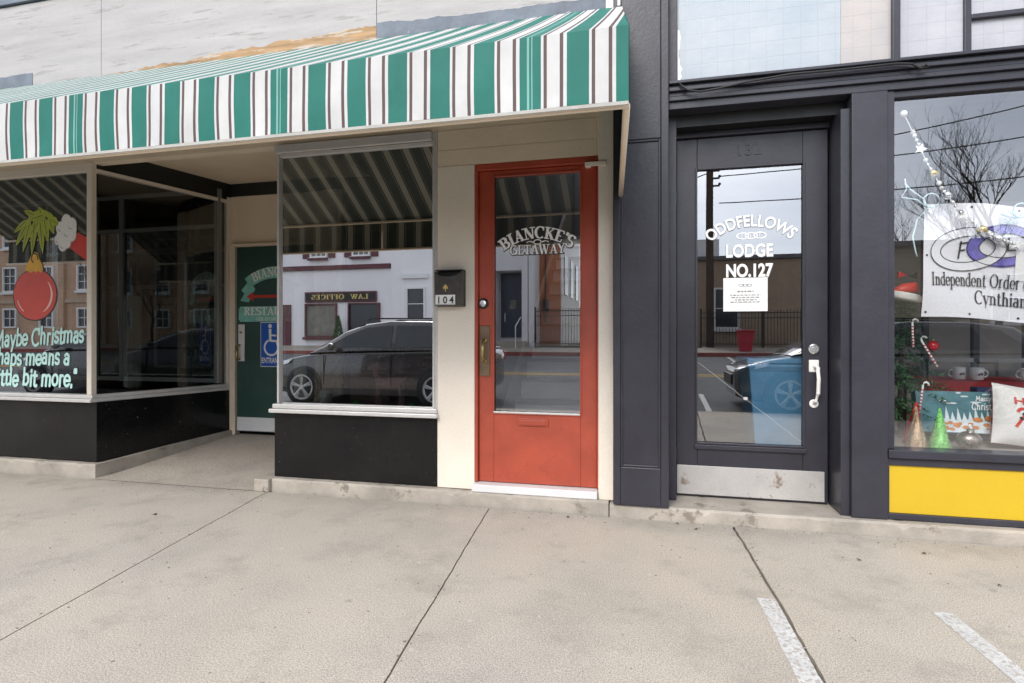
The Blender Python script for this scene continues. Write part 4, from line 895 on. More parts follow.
mb = MB(); put(mb, sum([_ribbon(arc_pts(x, z, r * .55, r * .6, 200, 290, 5), [.005] * 6) for x, z, r in tufts[::2]], []), lambda u, v, l: (u, yg - .0036 - l, v)); mb.build("curl", "grey_letter", t)
t = empty("painted_message", (-5.6, yg, .78), "pale mint brush lettering in three lines painted low on the show window", "window painting")
for txt, xr, z, h, rise, kx in (("Maybe Christmas", -5.02, 1.215, .155, .045, .84), ("perhaps means a", -5.19, 1.005, .150, .0, .92), ('little bit more."', -5.10, .805, .155, .0, .92)):
    po, wdt = strokes(txt, .17, mono=True, slant=.10, sp=-.03, bounce=.06); a, b = extent(po); sx = h * kx; x = 0; rn = random.Random(3)
    for wd in txt.split(' '):
        x1 = x + sum(GL[c][0] - .03 for c in wd) + .18; mb = MB(); sub = [lp for lp in po if x - .18 <= sum(q[0] for q in lp) / len(lp) < x1]; x = x1 - .18 + GL[' '][0] - .03
        put(mb, sub, lambda u, v, l: (xr + (u - b) * sx, yg - .0015 - l, z + v * h + (u - b) * sx * rise), .00001); mb.build("lettering", "mint_letter", t)

# mid window display: figure, baubles
t = empty("deer_figure", (-2.15, .35, .656), "faded pink reindeer figure standing in the middle show window", "figure")
mb = MB(); dx, dz = -2.15, .656
mb.loft([[(dx + x, .35 + r * math.cos(2 * math.pi * j / 10), dz + z + r * 1.1 * math.sin(2 * math.pi * j / 10)) for j in range(10)] for x, z, r in ((-.125, .20, .02), (-.10, .205, .045), (0, .20, .052), (.09, .205, .055), (.125, .21, .03))])
mb.tube([(dx - .10, .35, dz + .22), (dx - .135, .35, dz + .30), (dx - .125, .35, dz + .36)], [.034, .026, .028], 8); mb.tube([(dx - .10, .35, dz + .365), (dx - .17, .35, dz + .345), (dx - .205, .35, dz + .33)], [.03, .026, .016], 8)
mb.tube([(dx - .11, .35, dz + .38), (dx - .085, .33, dz + .44), (dx - .06, .33, dz + .445)], .008, 6); mb.tube([(dx - .11, .35, dz + .38), (dx - .10, .37, dz + .445), (dx - .075, .37, dz + .455)], .008, 6); mb.tube([(dx + .12, .35, dz + .24), (dx + .155, .35, dz + .265)], [.018, .008], 6)
mb.build("body", "deer_pink", t, smooth=True)
for x in (-.10, .10):
    for y in (-.03, .03):
        MB().tube([(dx + x, .35 + y, dz + .19), (dx + x * 1.08, .35 + y, dz + .1), (dx + x * 1.04, .35 + y, dz)], [.017, .012, .011], 7).build("leg", "deer_pink", t, smooth=True)
def bauble(name, x, y, z, r, mat, label, cat="bauble", group=None):
    t = empty(name, (x, y, z - r), label, cat, group); MB().ball((x, y, z), r, 16).build("ball", mat, t, smooth=True)
    MB().tube([(x, y, z + r * .95), (x, y, z + r * 1.25)], r * .25, 8).build("cap", "gold_bead", t); return t
bauble("bauble", -2.39, .20, .692, .036, "glossy_green", "shiny green bauble by the pink reindeer's forelegs")
bauble("bauble", -1.88, .18, .690, .034, "glossy_green", "shiny green bauble between the pink reindeer and the tiny red bauble")
bauble("bauble", -1.72, .18, .682, .026, "glossy_red", "tiny red bauble at the corner of the middle show window")
mb = MB(); mb.lathe([(.03, 0), (.055, .005), (.06, .05), (.06, .11), (.045, .12)], (-3.0 + .12, .55, .656), 'z', 16); mb.thing("candle_jar", "ceramic", "squat white jar beside the pale column in the middle window", "jar", smooth=True)
mb = MB(); mb.box(-2.75, -2.35, .75, 1.05, .656, 1.02); o = mb.thing("carton", "box_brown", "plain brown carton standing behind the reindeer in the middle window", "box", bev=.006)

# blue bin inside the lodge lobby
t = empty("recycling_cart", (.98, .72, .095), "light blue wheeled recycling cart behind the lodge door glass", "bin")
mb = MB(); secs = [[(.98 + sx * wx, .72 + sy * wy, z) for sx, sy in ((-1, -1), (1, -1), (1, 1), (-1, 1))] for z, wx, wy in ((.15, .18, .19), (1.0, .25, .27), (1.04, .262, .285), (1.06, .262, .285))]
mb.loft(secs); mb.build("bin_body", "blue_plastic", t, .012)
mb = MB(); mb.box(.71, 1.25, .43, 1.02, 1.062, 1.10); mb.tube([(.78, 1.04, 1.07), (1.18, 1.04, 1.07)], .016, 8); mb.build("lid", "blue_plastic", t, .015)
for sx in (-1, 1): MB().lathe([(.10, -.02), (.10, .02)], (.98 + sx * .22, .93, .196), 'x', 16).build("wheel", "tyre", t)

# banner in the shop window
t = empty("banner", (2.1, .10, 1.33), "white vinyl banner with linked rings tied up inside the shop window", "banner")
def bn(u, v): # u 0..1 across, v 0..1 up
    x = 1.722 + 1.42 * u + .020 * v; z = 1.393 - .105 * u + v * (.735 - .012 * u) + .010 * math.sin(u * 9)
    return (x, .115 - .016 * math.sin(u * 17 + v * 4) - .006 * math.sin(v * 9 + u * 5), z)
mb = MB(); vs = [bn(i / 40, j / 14) for i in range(41) for j in range(15)]
mb.add(vs, [(i * 15 + j, (i + 1) * 15 + j, (i + 1) * 15 + j + 1, i * 15 + j + 1) for i in range(40) for j in range(14)]); mb.build("sheet", "banner_vinyl", t, smooth=True)
def on_banner(x, z, lift=.004):                       # x, z in metres from the banner's lower corner
    q = bn(x / 1.42, z / .735); return (q[0], q[1] - lift, q[2])
def bput(polys, mat, name, lift): mb = MB(); put(mb, polys, lambda u, v, l: on_banner(u, v, lift + l), .00004); return mb.build(name, mat, t)
def rot(pts, cx, cy, a): c, s = math.cos(R(a)), math.sin(R(a)); return [(cx + x * c - y * s, cy + x * s + y * c) for x, y in pts]
bput(_ribbon(rot(arc_pts(0, 0, .170, .105, 0, 360, 40), .445, .475, 12), [.062] * 41), "purple_ring", "ring", .004)
for rx, ry in ((.20, .128), (.138, .075)): bput(_ribbon(rot(arc_pts(0, 0, rx, ry, 0, 360, 40), .445, .475, 12), [.005] * 41), "black_letter", "ring_outline", .0062)
bput(_ribbon(rot(arc_pts(0, 0, .175, .108, 18, 352, 36), .245, .440, 10), [.058] * 37), "banner_vinyl", "ring", .0052)
for rx, ry in ((.205, .136), (.146, .082)): bput(_ribbon(rot(arc_pts(0, 0, rx, ry, 0, 360, 40), .245, .440, 10), [.005] * 41), "black_letter", "ring_outline", .0070)
bput(_ribbon([(.205, .38), (.215, .49)], [.010] * 2) + _ribbon([(.208, .475), (.255, .485)], [.009] * 2) + _ribbon([(.205, .43), (.24, .437)], [.009] * 2), "black_letter", "lettering", .0078)
bput(_ribbon([(.46, .525), (.455, .44)], [.010] * 2) + _ribbon([(.455, .445), (.50, .45)], [.009] * 2), "black_letter", "lettering", .0078)
po, wdt = strokes("Independent Order of", .155, .055); bput([[(.045 + u * .0495, .205 + v * .085) for u, v in lp] for lp in po], "black_letter", "lettering", .005)
po, wdt = strokes("Cynthiana", .155, .055); bput([[(.300 + u * .058, .095 + v * .085) for u, v in lp] for lp in po], "black_letter", "lettering", .005)
bput([arc_pts(x, z, .007, .007, 0, 330, 10) for x, z in ((.02, .70), (.02, .40), (.02, .03), (.26, .71), (.27, .025), (.53, .71), (.53, .025), (.8, .71), (.8, .025), (1.1, .02))], "black_letter", "eyelet", .004)
bput([[(.50, .255), (.83, .275), (.83, .46), (.50, .44)]], "white_paper", "patch", .0095)
bput(_ribbon([(.555, .345), (.63, .355)], [.006] * 2), "grey_letter", "patch_line", .0105)
# pale ribbons that tie the banner
def ribbon_bow(x, z, label, tails):
    mb = MB(); y = .075
    mb.tube([(x + .045 * math.cos(a / 12 * 2 * math.pi) + .02, y, z + .05 + .045 * math.sin(a / 12 * 2 * math.pi)) for a in range(13)], .0045, 6)
    for tl in tails: mb.tube([(x + px, y + .004, z + pz) for px, pz in tl], .0045, 6)
    mb.thing("ribbon", "pale_ribbon", label, "ribbon", smooth=True)
ribbon_bow(1.745, 2.09, "pale blue ribbon looped at the banner's upper corner beside the window frame", [[(0, 0), (-.02, .06), (-.10, .13), (-.13, .17)], [(-.13, .20), (-.12, .13), (-.15, .08), (-.06, .06), (0, 0)], [(0, 0), (-.06, -.07), (-.085, -.18), (-.07, -.27), (-.06, -.31)]])
ribbon_bow(2.235, 2.0, "pale blue ribbon tied over the banner's purple ring", [[(0, 0), (-.05, .06), (-.09, .03), (0, 0)], [(0, 0), (-.04, -.03), (-.1, .0)], [(0, 0), (.06, .07)]])
# bead garland
t = empty("bead_garland", (1.6, .06, 1.83), "strand of pearl and silver beads draped across the shop window above the banner", "garland")
gp = [Vector(q) for q in ((1.600, .055, 2.705), (1.66, .055, 2.56), (1.73, .055, 2.38), (1.82, .055, 2.20), (1.91, .055, 2.06), (2.02, .055, 1.95), (2.12, .055, 1.875), (2.22, .055, 1.835), (2.36, .055, 1.85), (2.6, .055, 1.96), (2.9, .055, 2.15))]
def along(tt):
    i = min(int(tt * (len(gp) - 1)), len(gp) - 2); return gp[i].lerp(gp[i + 1], tt * (len(gp) - 1) - i)
MB().tube(gp, .003, 6).build("cord", "pearl", t)
rb = random.Random(9); tt = 0.0; first = True
MB().ball(gp[0], .022, 12).build("suction_cup", "white_letter", t, smooth=True)
tt = .085; k = 0
while tt < .96:
    r = rb.choice((.011, .012, .014, .016)); q = along(tt)
    if k % 13 == 4:   # a white star
        st_ = MB(); n = 10; st_.prism([(q.x + (.04 if i % 2 == 0 else .018) * math.cos(2 * math.pi * i / n), q.y - .006, q.z + (.04 if i % 2 == 0 else .018) * math.sin(2 * math.pi * i / n)) for i in range(n)], (0, .012, 0)); st_.build("star", "white_letter", t, .003); tt += .040
    elif k % 13 == 8: MB().ball(q, .030, 14, (1, 1, .8)).build("bead", "gold_bead", t, smooth=True); tt += .036
    elif k % 13 == 12: MB().ball(q, .028, 14).build("bead", "silver", t, smooth=True); tt += .034
    else: MB().ball(q, r, 10).build("bead", "pearl" if rb.random() < .7 else "silver", t, smooth=True); tt += .0165
    k += 1
# red and black bow, hat beside the banner
t = empty("santa_hat", (1.70, .30, 1.50), "red cloth hat with white brim hung beside the banner", "hat")
mb = MB(); mb.loft([[(1.70 + u + r * math.cos(2 * math.pi * j / 12), .30 + .5 * r * math.sin(2 * math.pi * j / 12), z - u * .35) for j in range(12)] for u, z, r in ((0, 1.565, .085), (.01, 1.60, .074), (.03, 1.635, .045), (.06, 1.655, .012))]); mb.build("crown_cloth", "ribbon_red", t, smooth=True)
mb = MB(); mb.loft([[(1.705 + r * math.cos(2 * math.pi * j / 12), .30 + .5 * r * math.sin(2 * math.pi * j / 12), z - .22 * (.06 + r * math.cos(2 * math.pi * j / 12))) for j in range(12)] for z, r in ((1.525, .088), (1.535, .098), (1.565, .098), (1.575, .088))]); mb.build("brim", "white_cloth", t, smooth=True)
t = empty("bow", (1.70, .29, 1.66), "small red and black bow above the red cloth hat", "bow")
for sx, mt in ((-1, "glossy_red"), (1, "black_trim")):
    mb = MB(); mb.prism([(1.715, .285, 1.685), (1.715 + sx * .055, .285, 1.71), (1.715 + sx * .06, .285, 1.66)], (0, .03, 0)); mb.build("loop", mt, t, .006)

# the Christmas display
paint("needles", (.05, .15, .055), .6, .4, 9, .1)
t = empty("christmas_tree", (1.80, .62, .52), "small artificial Christmas tree behind the window edge beside the banner", "Christmas tree")
mb = MB(); mb.tube([(1.80, .62, .52), (1.80, .62, 1.62)], [.022, .008], 8); mb.build("trunk", "bark", t)
rt = random.Random(4); mb = MB()
for i in range(260):
    h = rt.random() ** .8; z = .68 + .92 * h; L = .34 * (1 - h) + .05; a = rt.uniform(0, 6.28); dr = -.22
    tip = Vector((1.80 + L * math.cos(a), .62 + L * math.sin(a) * .8, z + L * dr)); base = Vector((1.80, .62, z))
    for j in range(30):
        q = base.lerp(tip, .12 + .88 * rt.random()); d = Vector((rt.uniform(-1, 1), rt.uniform(-1, 1), rt.uniform(-.6, .9))).normalized() * rt.uniform(.022, .042) + (tip - base) * .05
        n = d.cross(Vector((rt.uniform(-1, 1), rt.uniform(-1, 1), 1))).normalized() * .0052
        mb.add([q - n, q + n, q + d], [(0, 1, 2)])
mb.build("crown", "needles", t)
bauble("bauble", 1.885, .34, 1.20, .036, "glossy_red", "red bauble hanging on the small Christmas tree")
def cane(x, y, z, L, tilt, label):
    t = empty("candy_cane", (x, y, z - L), label, "candy cane"); mb = MB(); pts = [(0, -L), (0, -L * .3), (0, 0)] + [(.018 * (1 - math.cos(a)), .018 * math.sin(a) * 1.2) for a in (.8, 1.6, 2.4, 3.1)]
    c, s = math.cos(R(tilt)), math.sin(R(tilt)); P = [(x + px * c - pz * s, y, z + px * s + pz * c) for px, pz in pts]
    mb.tube(P, .007, 8); mb.build("stick", "white_letter", t, smooth=True); mb = MB()
    for k in range(7):
        u = .08 + k * .12; q = Vector(P[0]).lerp(Vector(P[2]), u); q2 = Vector(P[0]).lerp(Vector(P[2]), u + .045); mb.tube([q, q2], .0076, 8)
    mb.build("stripe", "glossy_red", t)
cane(1.745, .30, 1.36, .17, 2, "white candy cane upright on the tip of the small tree"); cane(1.80, .30, 1.235, .20, 28, "candy cane leaning beside the red bauble on the small tree"); cane(1.80, .28, .935, .19, -6, "candy cane hanging lowest on the small tree")
# cones
def cone(x, y, z0, r, h, mat, label, lean=0):
    mb = MB(); prof = [(r, 0), (r * .97, .01)] + [(r * (1 - u) + .004, h * u) for u in (.2, .4, .6, .8, .97)] + [(.002, h)]
    mb.lathe(prof, (x, y, z0), 'z', 18, Matrix.Rotation(R(lean), 3, 'Y')); rnd = random.Random(int(x * 1e4))
    n = len(mb.v); mb.v = [q + Vector((rnd.uniform(-1, 1), rnd.uniform(-1, 1), 0)) * .0035 for q in mb.v]
    return mb.thing("cone_tree", mat, label, "decoration", "glitter cones in the shop window")
cone(1.735, .22, .522, .062, .275, "glitter_gold", "rose gold glitter cone tree in the shop window"); cone(1.865, .20, .522, .062, .268, "glitter_green", "lime green glitter cone tree in the shop window"); cone(1.775, .36, .53, .062, .285, "glitter_red", "red glitter cone tree behind the rose gold one", 4)
# picture box
t = empty("puzzle_box", (2.10, .42, .522), "teal gift box printed with a snowy scene leaning in the shop window", "box")
M4 = Matrix.Translation((2.125, .40, .60)) @ Matrix.Rotation(R(-4), 4, 'Z') @ Matrix.Rotation(R(-16), 4, 'X')
def pb(u, v, d): return M4 @ Vector((u, d, v))
def pbox(u0, u1, v0, v1, d0, d1): return MB().box(u0, u1, d0, d1, v0, v1).map(lambda q: M4 @ q)
pbox(-.29, -.165, -.0, .29, .0, .09).build("side", "box_teal", t); pbox(-.164, .30, -.0, .29, .0, .09).build("front", "box_teal", t)
mb = MB(); rp_ = random.Random(8); po2 = [[(-.16, .004), (.296, .004), (.296, .085), (.2, .10), (.12, .085), (.03, .10), (-.06, .088), (-.16, .10)]]
for k in range(13): x = -.15 + k * .034; hh = rp_.uniform(.05, .10); po2.append([(x - .014, .09), (x + .014, .09), (x, .09 + hh)])
for k in range(9): x, z = rp_.uniform(-.14, .27), rp_.uniform(.2, .28); po2.append(arc_pts(x, z, rp_.uniform(.015, .035), .006, 0, 330, 8))
put(mb, po2, lambda u, v, l: pb(u, v, -.0015 - l * 3)); mb.build("snow_picture", "snow_print", t)
mb = MB(); po2 = []
for k in range(24):
    x, z = rp_.uniform(-.13, .28), rp_.uniform(.02, .075); r = rp_.uniform(.008, .018); po2.append(arc_pts(x, z, r * 1.3, r * .8, 0, 330, 8))
po2 += [arc_pts(.15, .105, .05, .022, 0, 340, 12), arc_pts(.06, .095, .03, .016, 0, 340, 10), arc_pts(.19, .13, .022, .028, 0, 340, 10)]
put(mb, po2, lambda u, v, l: pb(u, v, -.0045 - l)); mb.build("orange_picture", "box_orange", t)
mb = MB(); po = strokes("Merry", .16, mono=True, slant=.2)[0] if 'y' in GL else []; put(mb, po, lambda u, v, l: pb(.06 + u * .028, .225 + v * .034, -.006 - l)); po = strokes("Christmas", .16, mono=True, slant=.2)[0]; put(mb, po, lambda u, v, l: pb(.03 + u * .036, .165 + v * .046, -.006 - l)); mb.build("lettering", "white_letter", t)
# silver ornament
t = empty("silver_ornament", (2.03, .20, .522), "dimpled silver ball ornament lying on the window ledge", "ornament"); mb = MB(); mb.ball((2.03, .20, .585), .068, 22, (1.05, 1, .88)); mb.build("ball", "silver_ball", t, smooth=True)
mb = MB(); mb.lathe([(.022, 0), (.022, .018), (.012, .022)], (2.04, .20, .640), 'z', 14); mb.tube([(2.04 + .014 * math.cos(a), .20, .672 + .014 * math.sin(a)) for a in (0, .8, 1.6, 2.4, 3.14)], .003, 6); mb.build("cap", "silver", t)
# pillow
t = empty("cushion", (2.42, .30, .522), "white cushion with dark piping and red lettering in the shop window", "cushion")
M5 = Matrix.Translation((2.43, .33, .728)) @ Matrix.Rotation(R(8), 4, 'Y') @ Matrix.Rotation(R(-14), 4, 'X')
def cush(u, v, sgn):
    e = max(0, 1 - abs(u) ** 2.6) * max(0, 1 - abs(v) ** 2.6); pin = 1 - .07 * (1 - abs(u * v))
    return M5 @ Vector((u * .215 * (1 - .05 * (1 - v * v)) , sgn * (.004 + .072 * e ** .6), v * .205 * (1 - .05 * (1 - u * u))))
mb = MB(); N = 16
for sgn in (-1, 1):
    vs = [cush(-1 + 2 * i / N, -1 + 2 * j / N, sgn) for i in range(N + 1) for j in range(N + 1)]
    mb.add(vs, [(i * (N + 1) + j, (i + 1) * (N + 1) + j, (i + 1) * (N + 1) + j + 1, i * (N + 1) + j + 1) for i in range(N) for j in range(N)])
mb.build("cover", "white_cloth", t, smooth=True)
rim = [cush(-1 + 2 * i / N, -1, 0) for i in range(N)] + [cush(1, -1 + 2 * i / N, 0) for i in range(N)] + [cush(1 - 2 * i / N, 1, 0) for i in range(N)] + [cush(-1, 1 - 2 * i / N, 0) for i in range(N + 1)]
MB().tube(rim, .006, 6).build("piping", "maroon", t, smooth=True)
po = sans("HO", .02); a, b = extent(po); mb = MB(); put(mb, po, lambda u, v, l: cush(-.58 + u * .30, .34 + v * .24, -1) + Vector((0, -.004 - l, 0))); mb.build("lettering", "red_letter", t)
mb = MB(); put(mb, _ribbon([(-.5, -.42), (-.22, .12)], [.09] * 2) + _ribbon(arc_pts(-.34, .06, .14, .14, -10, 170, 8), [.09] * 9) + [arc_pts(.1, -.15, .22, .16, 0, 330, 12), arc_pts(.0, -.52, .10, .08, 0, 330, 10)], lambda u, v, l: cush(u, v, -1) + Vector((0, -.004 - l, 0))); mb.build("red_print", "red_letter", t)
mb = MB(); put(mb, _ribbon([(.0, -.02), (.14, .0), (.2, -.12)], [.09] * 3) + _ribbon([(-.34, -.16), (-.42, -.10)], [.07] * 2) + _ribbon([(-.28, -.02), (-.36, .04)], [.07] * 2), lambda u, v, l: cush(u, v, -1) + Vector((0, -.0055 - l, 0))); mb.build("dark_print", "black_letter", t)
# draped table and mugs
t = empty("draped_table", (2.8, .95, .1), "table under a dark red cloth behind the gift box", "table")
mb = MB(); vs = []; NX = 46
for i in range(NX + 1):
    x = 1.98 + 1.7 * i / NX; wv = .018 * math.sin(i * 1.15) + .010 * math.sin(i * 2.7 + 1)
    vs += [(x, 1.3, .935), (x, .80, .935 + .002 * math.sin(i)), (x, .775, .925), (x, .765 + wv * .5, .8), (x, .755 + wv, .62), (x, .75 + wv * 1.3, .53)]
mb.add(vs, [(i * 6 + j, (i + 1) * 6 + j, (i + 1) * 6 + j + 1, i * 6 + j + 1) for i in range(NX) for j in range(5)]); mb.build("tablecloth", "red_cloth", t, smooth=True)
for x, y in ((2.05, .86), (3.6, .86), (2.05, 1.26), (3.6, 1.26)): MB().box(x - .025, x + .025, y - .025, y + .025, .1, .93).build("leg", "wood_stick", t)
mb = MB(); pts = [(2.1 + .06 * k, .765 - .008, .86 + .028 * math.sin(k * 1.7)) for k in range(20)]; mb.tube(pts, .0022, 5); mb.thing("string_light", "gold_bead", "thin gold string of lights strung over the red tablecloth", "string light")
def mug(x, y, sg, label):
    t = empty("mug", (x, y, .937), label, "mug"); mb = MB(); mb.lathe([(.034, 0), (.040, .004), (.042, .05), (.043, .092), (.039, .092), (.037, .02), (.002, .012)], (x, y, .938), 'z', 20); mb.build("cup", "ceramic", t, smooth=True)
    MB().tube([(x + sg * (.040 + .030 * math.sin(a)), y - .01 * 0, .985 + .028 * math.cos(a)) for a in (0, .5, 1, 1.57, 2.1, 2.6, 3.14)], .006, 8).build("handle", "ceramic", t, smooth=True)
    mb = MB()
    for k, (dx, dz, rx, rz, mt) in enumerate(((.008, .045, .016, .011, 0), (-.008, .04, .009, .008, 0))): mb.add([(x + u, y - math.sqrt(max(.0, .0437 ** 2 - u * u)), .938 + v) for u, v in arc_pts(dx, dz, rx, rz, 0, 330, 10)], [tuple(range(11))])
    mb.build("print", "maroon", t)
mug(2.295, .90, -1, "white mug with its handle towards the tree, leading the row on red cloth"); mug(2.395, .86, 1, "white mug standing against the leading mug on red cloth"); mug(2.70, .84, -1, "white mug standing apart beyond the cushion on red cloth")
MB().box(2.27, 2.36, .60, .70, .521, .90).thing("plaid_bag", "navy_plaid", "navy plaid gift bag between the picture box and the cushion", "bag", bev=.006)

# leaf litter on the pavement
paint("dead_leaf", (.09, .055, .03), .8, .4, 9, .1)
rl = random.Random(21)
for (x, y, s) in ((-.55, -.17, .016), (.30, -.22, .013), (1.15, -.55, .014), (1.55, -.35, .015), (-3.4, -.8, .016), (.18, -.14, .012), (1.72, -.75, .012)):
    mb = MB(); a0 = rl.uniform(0, 6); pts = [(x + s * (1 if k % 2 else .55) * math.cos(a0 + k * .9) * (1.6 if k < 3 else .8), y + s * (1 if k % 2 else .6) * math.sin(a0 + k * .9), .003 + rl.uniform(0, .008)) for k in range(7)]
    mb.add(pts + [(x, y, .012)], [(k, (k + 1) % 7, 7) for k in range(7)]); mb.thing("dead_leaf", "dead_leaf", "small curled brown leaf lying on the pavement", "leaf", "dead leaves scattered on the pavement")
paint("grit", (.24, .21, .18), .9, .5, 30, .1)
mb = MB(); rg = random.Random(77)
for k in range(420):
    u = rg.random()
    if u < .40: x, y = rg.uniform(-4.6, 2.4), -.10 - rg.expovariate(18)
    elif u < .6: y = rg.uniform(-2.3, -.1); x0, sl = rg.choice(((-3.04, .18), (-1.156, .098), (.538, .045))); x = x0 - sl * y + rg.gauss(0, .03)
    else: x, y = rg.uniform(-4.5, 2.4), rg.uniform(-2.4, -.1)
    s = rg.uniform(.002, .0055); a = rg.uniform(0, 6); mb.loft([[(x + s * q * math.cos(a + j * 1.257) * 1.3, y + s * q * math.sin(a + j * 1.257), z) for j in range(5)] for q, z in ((1, .0005), (.9, s * .5), (.3, s * .8))])
tag(mb.build("grit", "grit"), "loose grit and crumbs scattered over the pavement joints", "grit", None, "stuff")
# broken step corner
mb = MB(); pts = [(-3.145, -.10), (-3.00, -.108), (-2.985, .02), (-3.125, .03)]
mb.prism([(x, y, 0.0) for x, y in pts], (0, 0, .105)); o = mb.thing("corner_stone", "concrete_step", "loose pale concrete block at the recess end of the step", "concrete block", bev=.010)

# ================================================================== THE STREET BEHIND (seen in the glass)
def wheel(t, x, y, r, side):
    wl = MB().lathe([(r * .70, -.10), (r * .93, -.11), (r, -.07), (r, .07), (r * .93, .11), (r * .70, .10)], (x, y, r), 'y', 28).build("wheel", "tyre", t, smooth=True, local=True)
    mb = MB(); mb.lathe([(r * .72, side * .10), (r * .72, side * .118), (r * .64, side * .118), (r * .60, side * .104)], (x, y, r), 'y', 24)
    for k in range(5):
        a = 2 * math.pi * k / 5 + .3
        for da in (-.10, .10):
            mb.tube([(x + .05 * math.cos(a), y + side * .112, r + .05 * math.sin(a)), (x + r * .63 * math.cos(a + da), y + side * .112, r + r * .63 * math.sin(a + da))], .026, 6)
    mb.lathe([(.05, side * .10), (.05, side * .13)], (x, y, r), 'y', 14); mb.build("rim", "alloy", wl, smooth=False, local=True)
    MB().lathe([(r * .62, side * .1045), (r * .62, side * .106)], (x, y, r), 'y', 24).build("dark_disc", "tyre", wl, local=True)  # flat dark disc over the rim's filled face, behind the spokes
def car(name, label, loc, rz, paintm, hgt=1.0, group="cars parked along the kerb"):
    t = empty(name, loc, label, "car", group); t.rotation_euler = (0, 0, rz)
    S = [(2.28, .40, .66, .62), (2.24, .27, .76, .74), (2.05, .21, .86, .84), (1.6, .19, .965, .905), (1.05, .19, 1.03, .92), (.3, .19, 1.055, .925), (-.6, .19, 1.075, .925), (-1.4, .2, 1.10, .92), (-1.95, .24, 1.12, .87), (-2.2, .32, 1.08, .80), (-2.27, .42, .96, .70)]
    secs = []
    for x, zb, zt, wd in S:
        h = [(wd * .88, zb), (wd * .985, zb + .10), (wd, zb + (zt - zb) * .40), (wd * .985, zb + (zt - zb) * .66), (wd * .955, zt - .05), (wd * .88, zt)]
        secs.append([(x, y, z) for y, z in h] + [(x, -y, z) for y, z in h[::-1]])
    body = MB().loft(secs).build("body", paintm, t, .02, local=True)
    sb = body.modifiers.new("smooth", 'SUBSURF'); sb.levels = 1; sb.render_levels = 2
    for pl in body.data.polygons: pl.use_smooth = True
    ZR = 1.60 * hgt; G = [(1.36, 1.00, .80, 1.01, .79), (1.12, 1.02, .86, 1.13, .82), (.62, 1.04, .87, ZR - .20, .72), (.18, 1.05, .88, ZR - .055, .66), (-.30, 1.06, .88, ZR, .65), (-1.1, 1.07, .88, ZR - .012, .64), (-1.75, 1.08, .86, ZR - .09, .60), (-2.14, 1.09, .80, 1.13, .72)]
    secs = []
    for x, zb, wb, zt, wt in G:
        h = [(wb, zb), (wb * .6 + wt * .4, zb * .6 + zt * .4), (wt, zt - .04), (wt * .92, zt)]
        secs.append([(x, y, z) for y, z in h] + [(x, -y, z) for y, z in h[::-1]])
    rf = MB().loft(secs).build("cabin", paintm, t, .015, local=True)
    for pl in rf.data.polygons: pl.use_smooth = True
    def gy(x, z):                                     # half width of the cabin side
        for (xa, zba, wba, zta, wta), (xb, zbb, wbb, ztb, wtb) in zip(G, G[1:]):
            if xb <= x <= xa:
                f = (xa - x) / (xa - xb); zb, wb, zt, wt = (p + (q - p) * f for p, q in ((zba, zbb), (wba, wbb), (zta, ztb), (wta, wtb)))
                zm, wm = zb * .6 + zt * .4, wb * .6 + wt * .4
                if z <= zm: return wb + (wm - wb) * (z - zb) / max(zm - zb, .01)
                return wm + (wt - wm) * (z - zm) / max(zt - .04 - zm, .01)
        return .7
    for sd in (-1, 1):
        for nm, poly in (("front_window", [(1.00, 1.11), (.52, ZR - .27), (.16, ZR - .13), (-.38, ZR - .095), (-.42, 1.13)]), ("rear_window", [(-.50, 1.13), (-.46, ZR - .09), (-1.15, ZR - .10), (-1.32, 1.13)]), ("quarter_window", [(-1.40, 1.14), (-1.24, ZR - .11), (-1.52, ZR - .14), (-1.78, 1.18)])):
            mb = MB(); mb.prism([(x, sd * (gy(x, z) + .014), z) for x, z in poly], (0, -sd * .004, 0)); mb.build(nm, "window_dark", t, local=True)
        mb = MB(); mb.tube([(.2, sd * .60, ZR + .02), (.1, sd * .61, ZR + .05), (-1.4, sd * .59, ZR + .04), (-1.55, sd * .58, ZR - .0)], .016, 6); mb.build("roof_rail", "car_black_trim", t, local=True)
        mb = MB(); mb.ball((.78, sd * 1.0, 1.13), .10, 12, (.75, .9, .72)); mb.build("mirror", paintm, t, smooth=True, local=True)
        for x in (-.28, -1.22): MB().box(x - .09, x + .09, sd * .935 - .02, sd * .935 + .02, .925, .955).build("door_handle", paintm, t, .008, local=True)
        for x in (.98, -.44, -1.36):
            mb = MB(); mb.box(x - .004, x + .004, sd * .918 - .012, sd * .918 + .012, .40, .98); mb.build("door_seam", "car_black_trim", t, local=True)
        mb = MB(); mb.box(-1.0, 1.0, sd * .91 - .02, sd * .91 + .025, .21, .33); mb.build("sill_trim", "car_black_trim", t, .01, local=True)
        mb = MB(); mb.loft([[(2.17, sd * .48, .70), (2.17, sd * .48, .80), (2.10, sd * .50, .82)], [(2.12, sd * .76, .72), (2.08, sd * .76, .82), (2.02, sd * .74, .84)], [(1.78, sd * .885, .80), (1.76, sd * .88, .87), (1.7, sd * .86, .88)]]); mb.build("headlight", "lamp_clear", t, .01, local=True)
        mb = MB(); mb.box(-2.24, -1.98, sd * .76 - .11, sd * .76 + .11, .84, 1.04); mb.build("tail_lamp", "lamp_red", t, .03, local=True)
        for x in (1.42, -1.36):
            mb = MB(); mb.lathe([(.40, -.10 * sd), (.40, .012 * sd), (.36, .016 * sd)], (x, sd * .905, .355), 'y' , 26); mb.build("wheel_arch", "car_black_trim", t, local=True)
            wheel(t, x, sd * .875, .345, sd)
    mb = MB(); mb.box(2.22, 2.30, -.50, .50, .46, .66); mb.build("grille", "car_black_trim", t, .02, local=True)
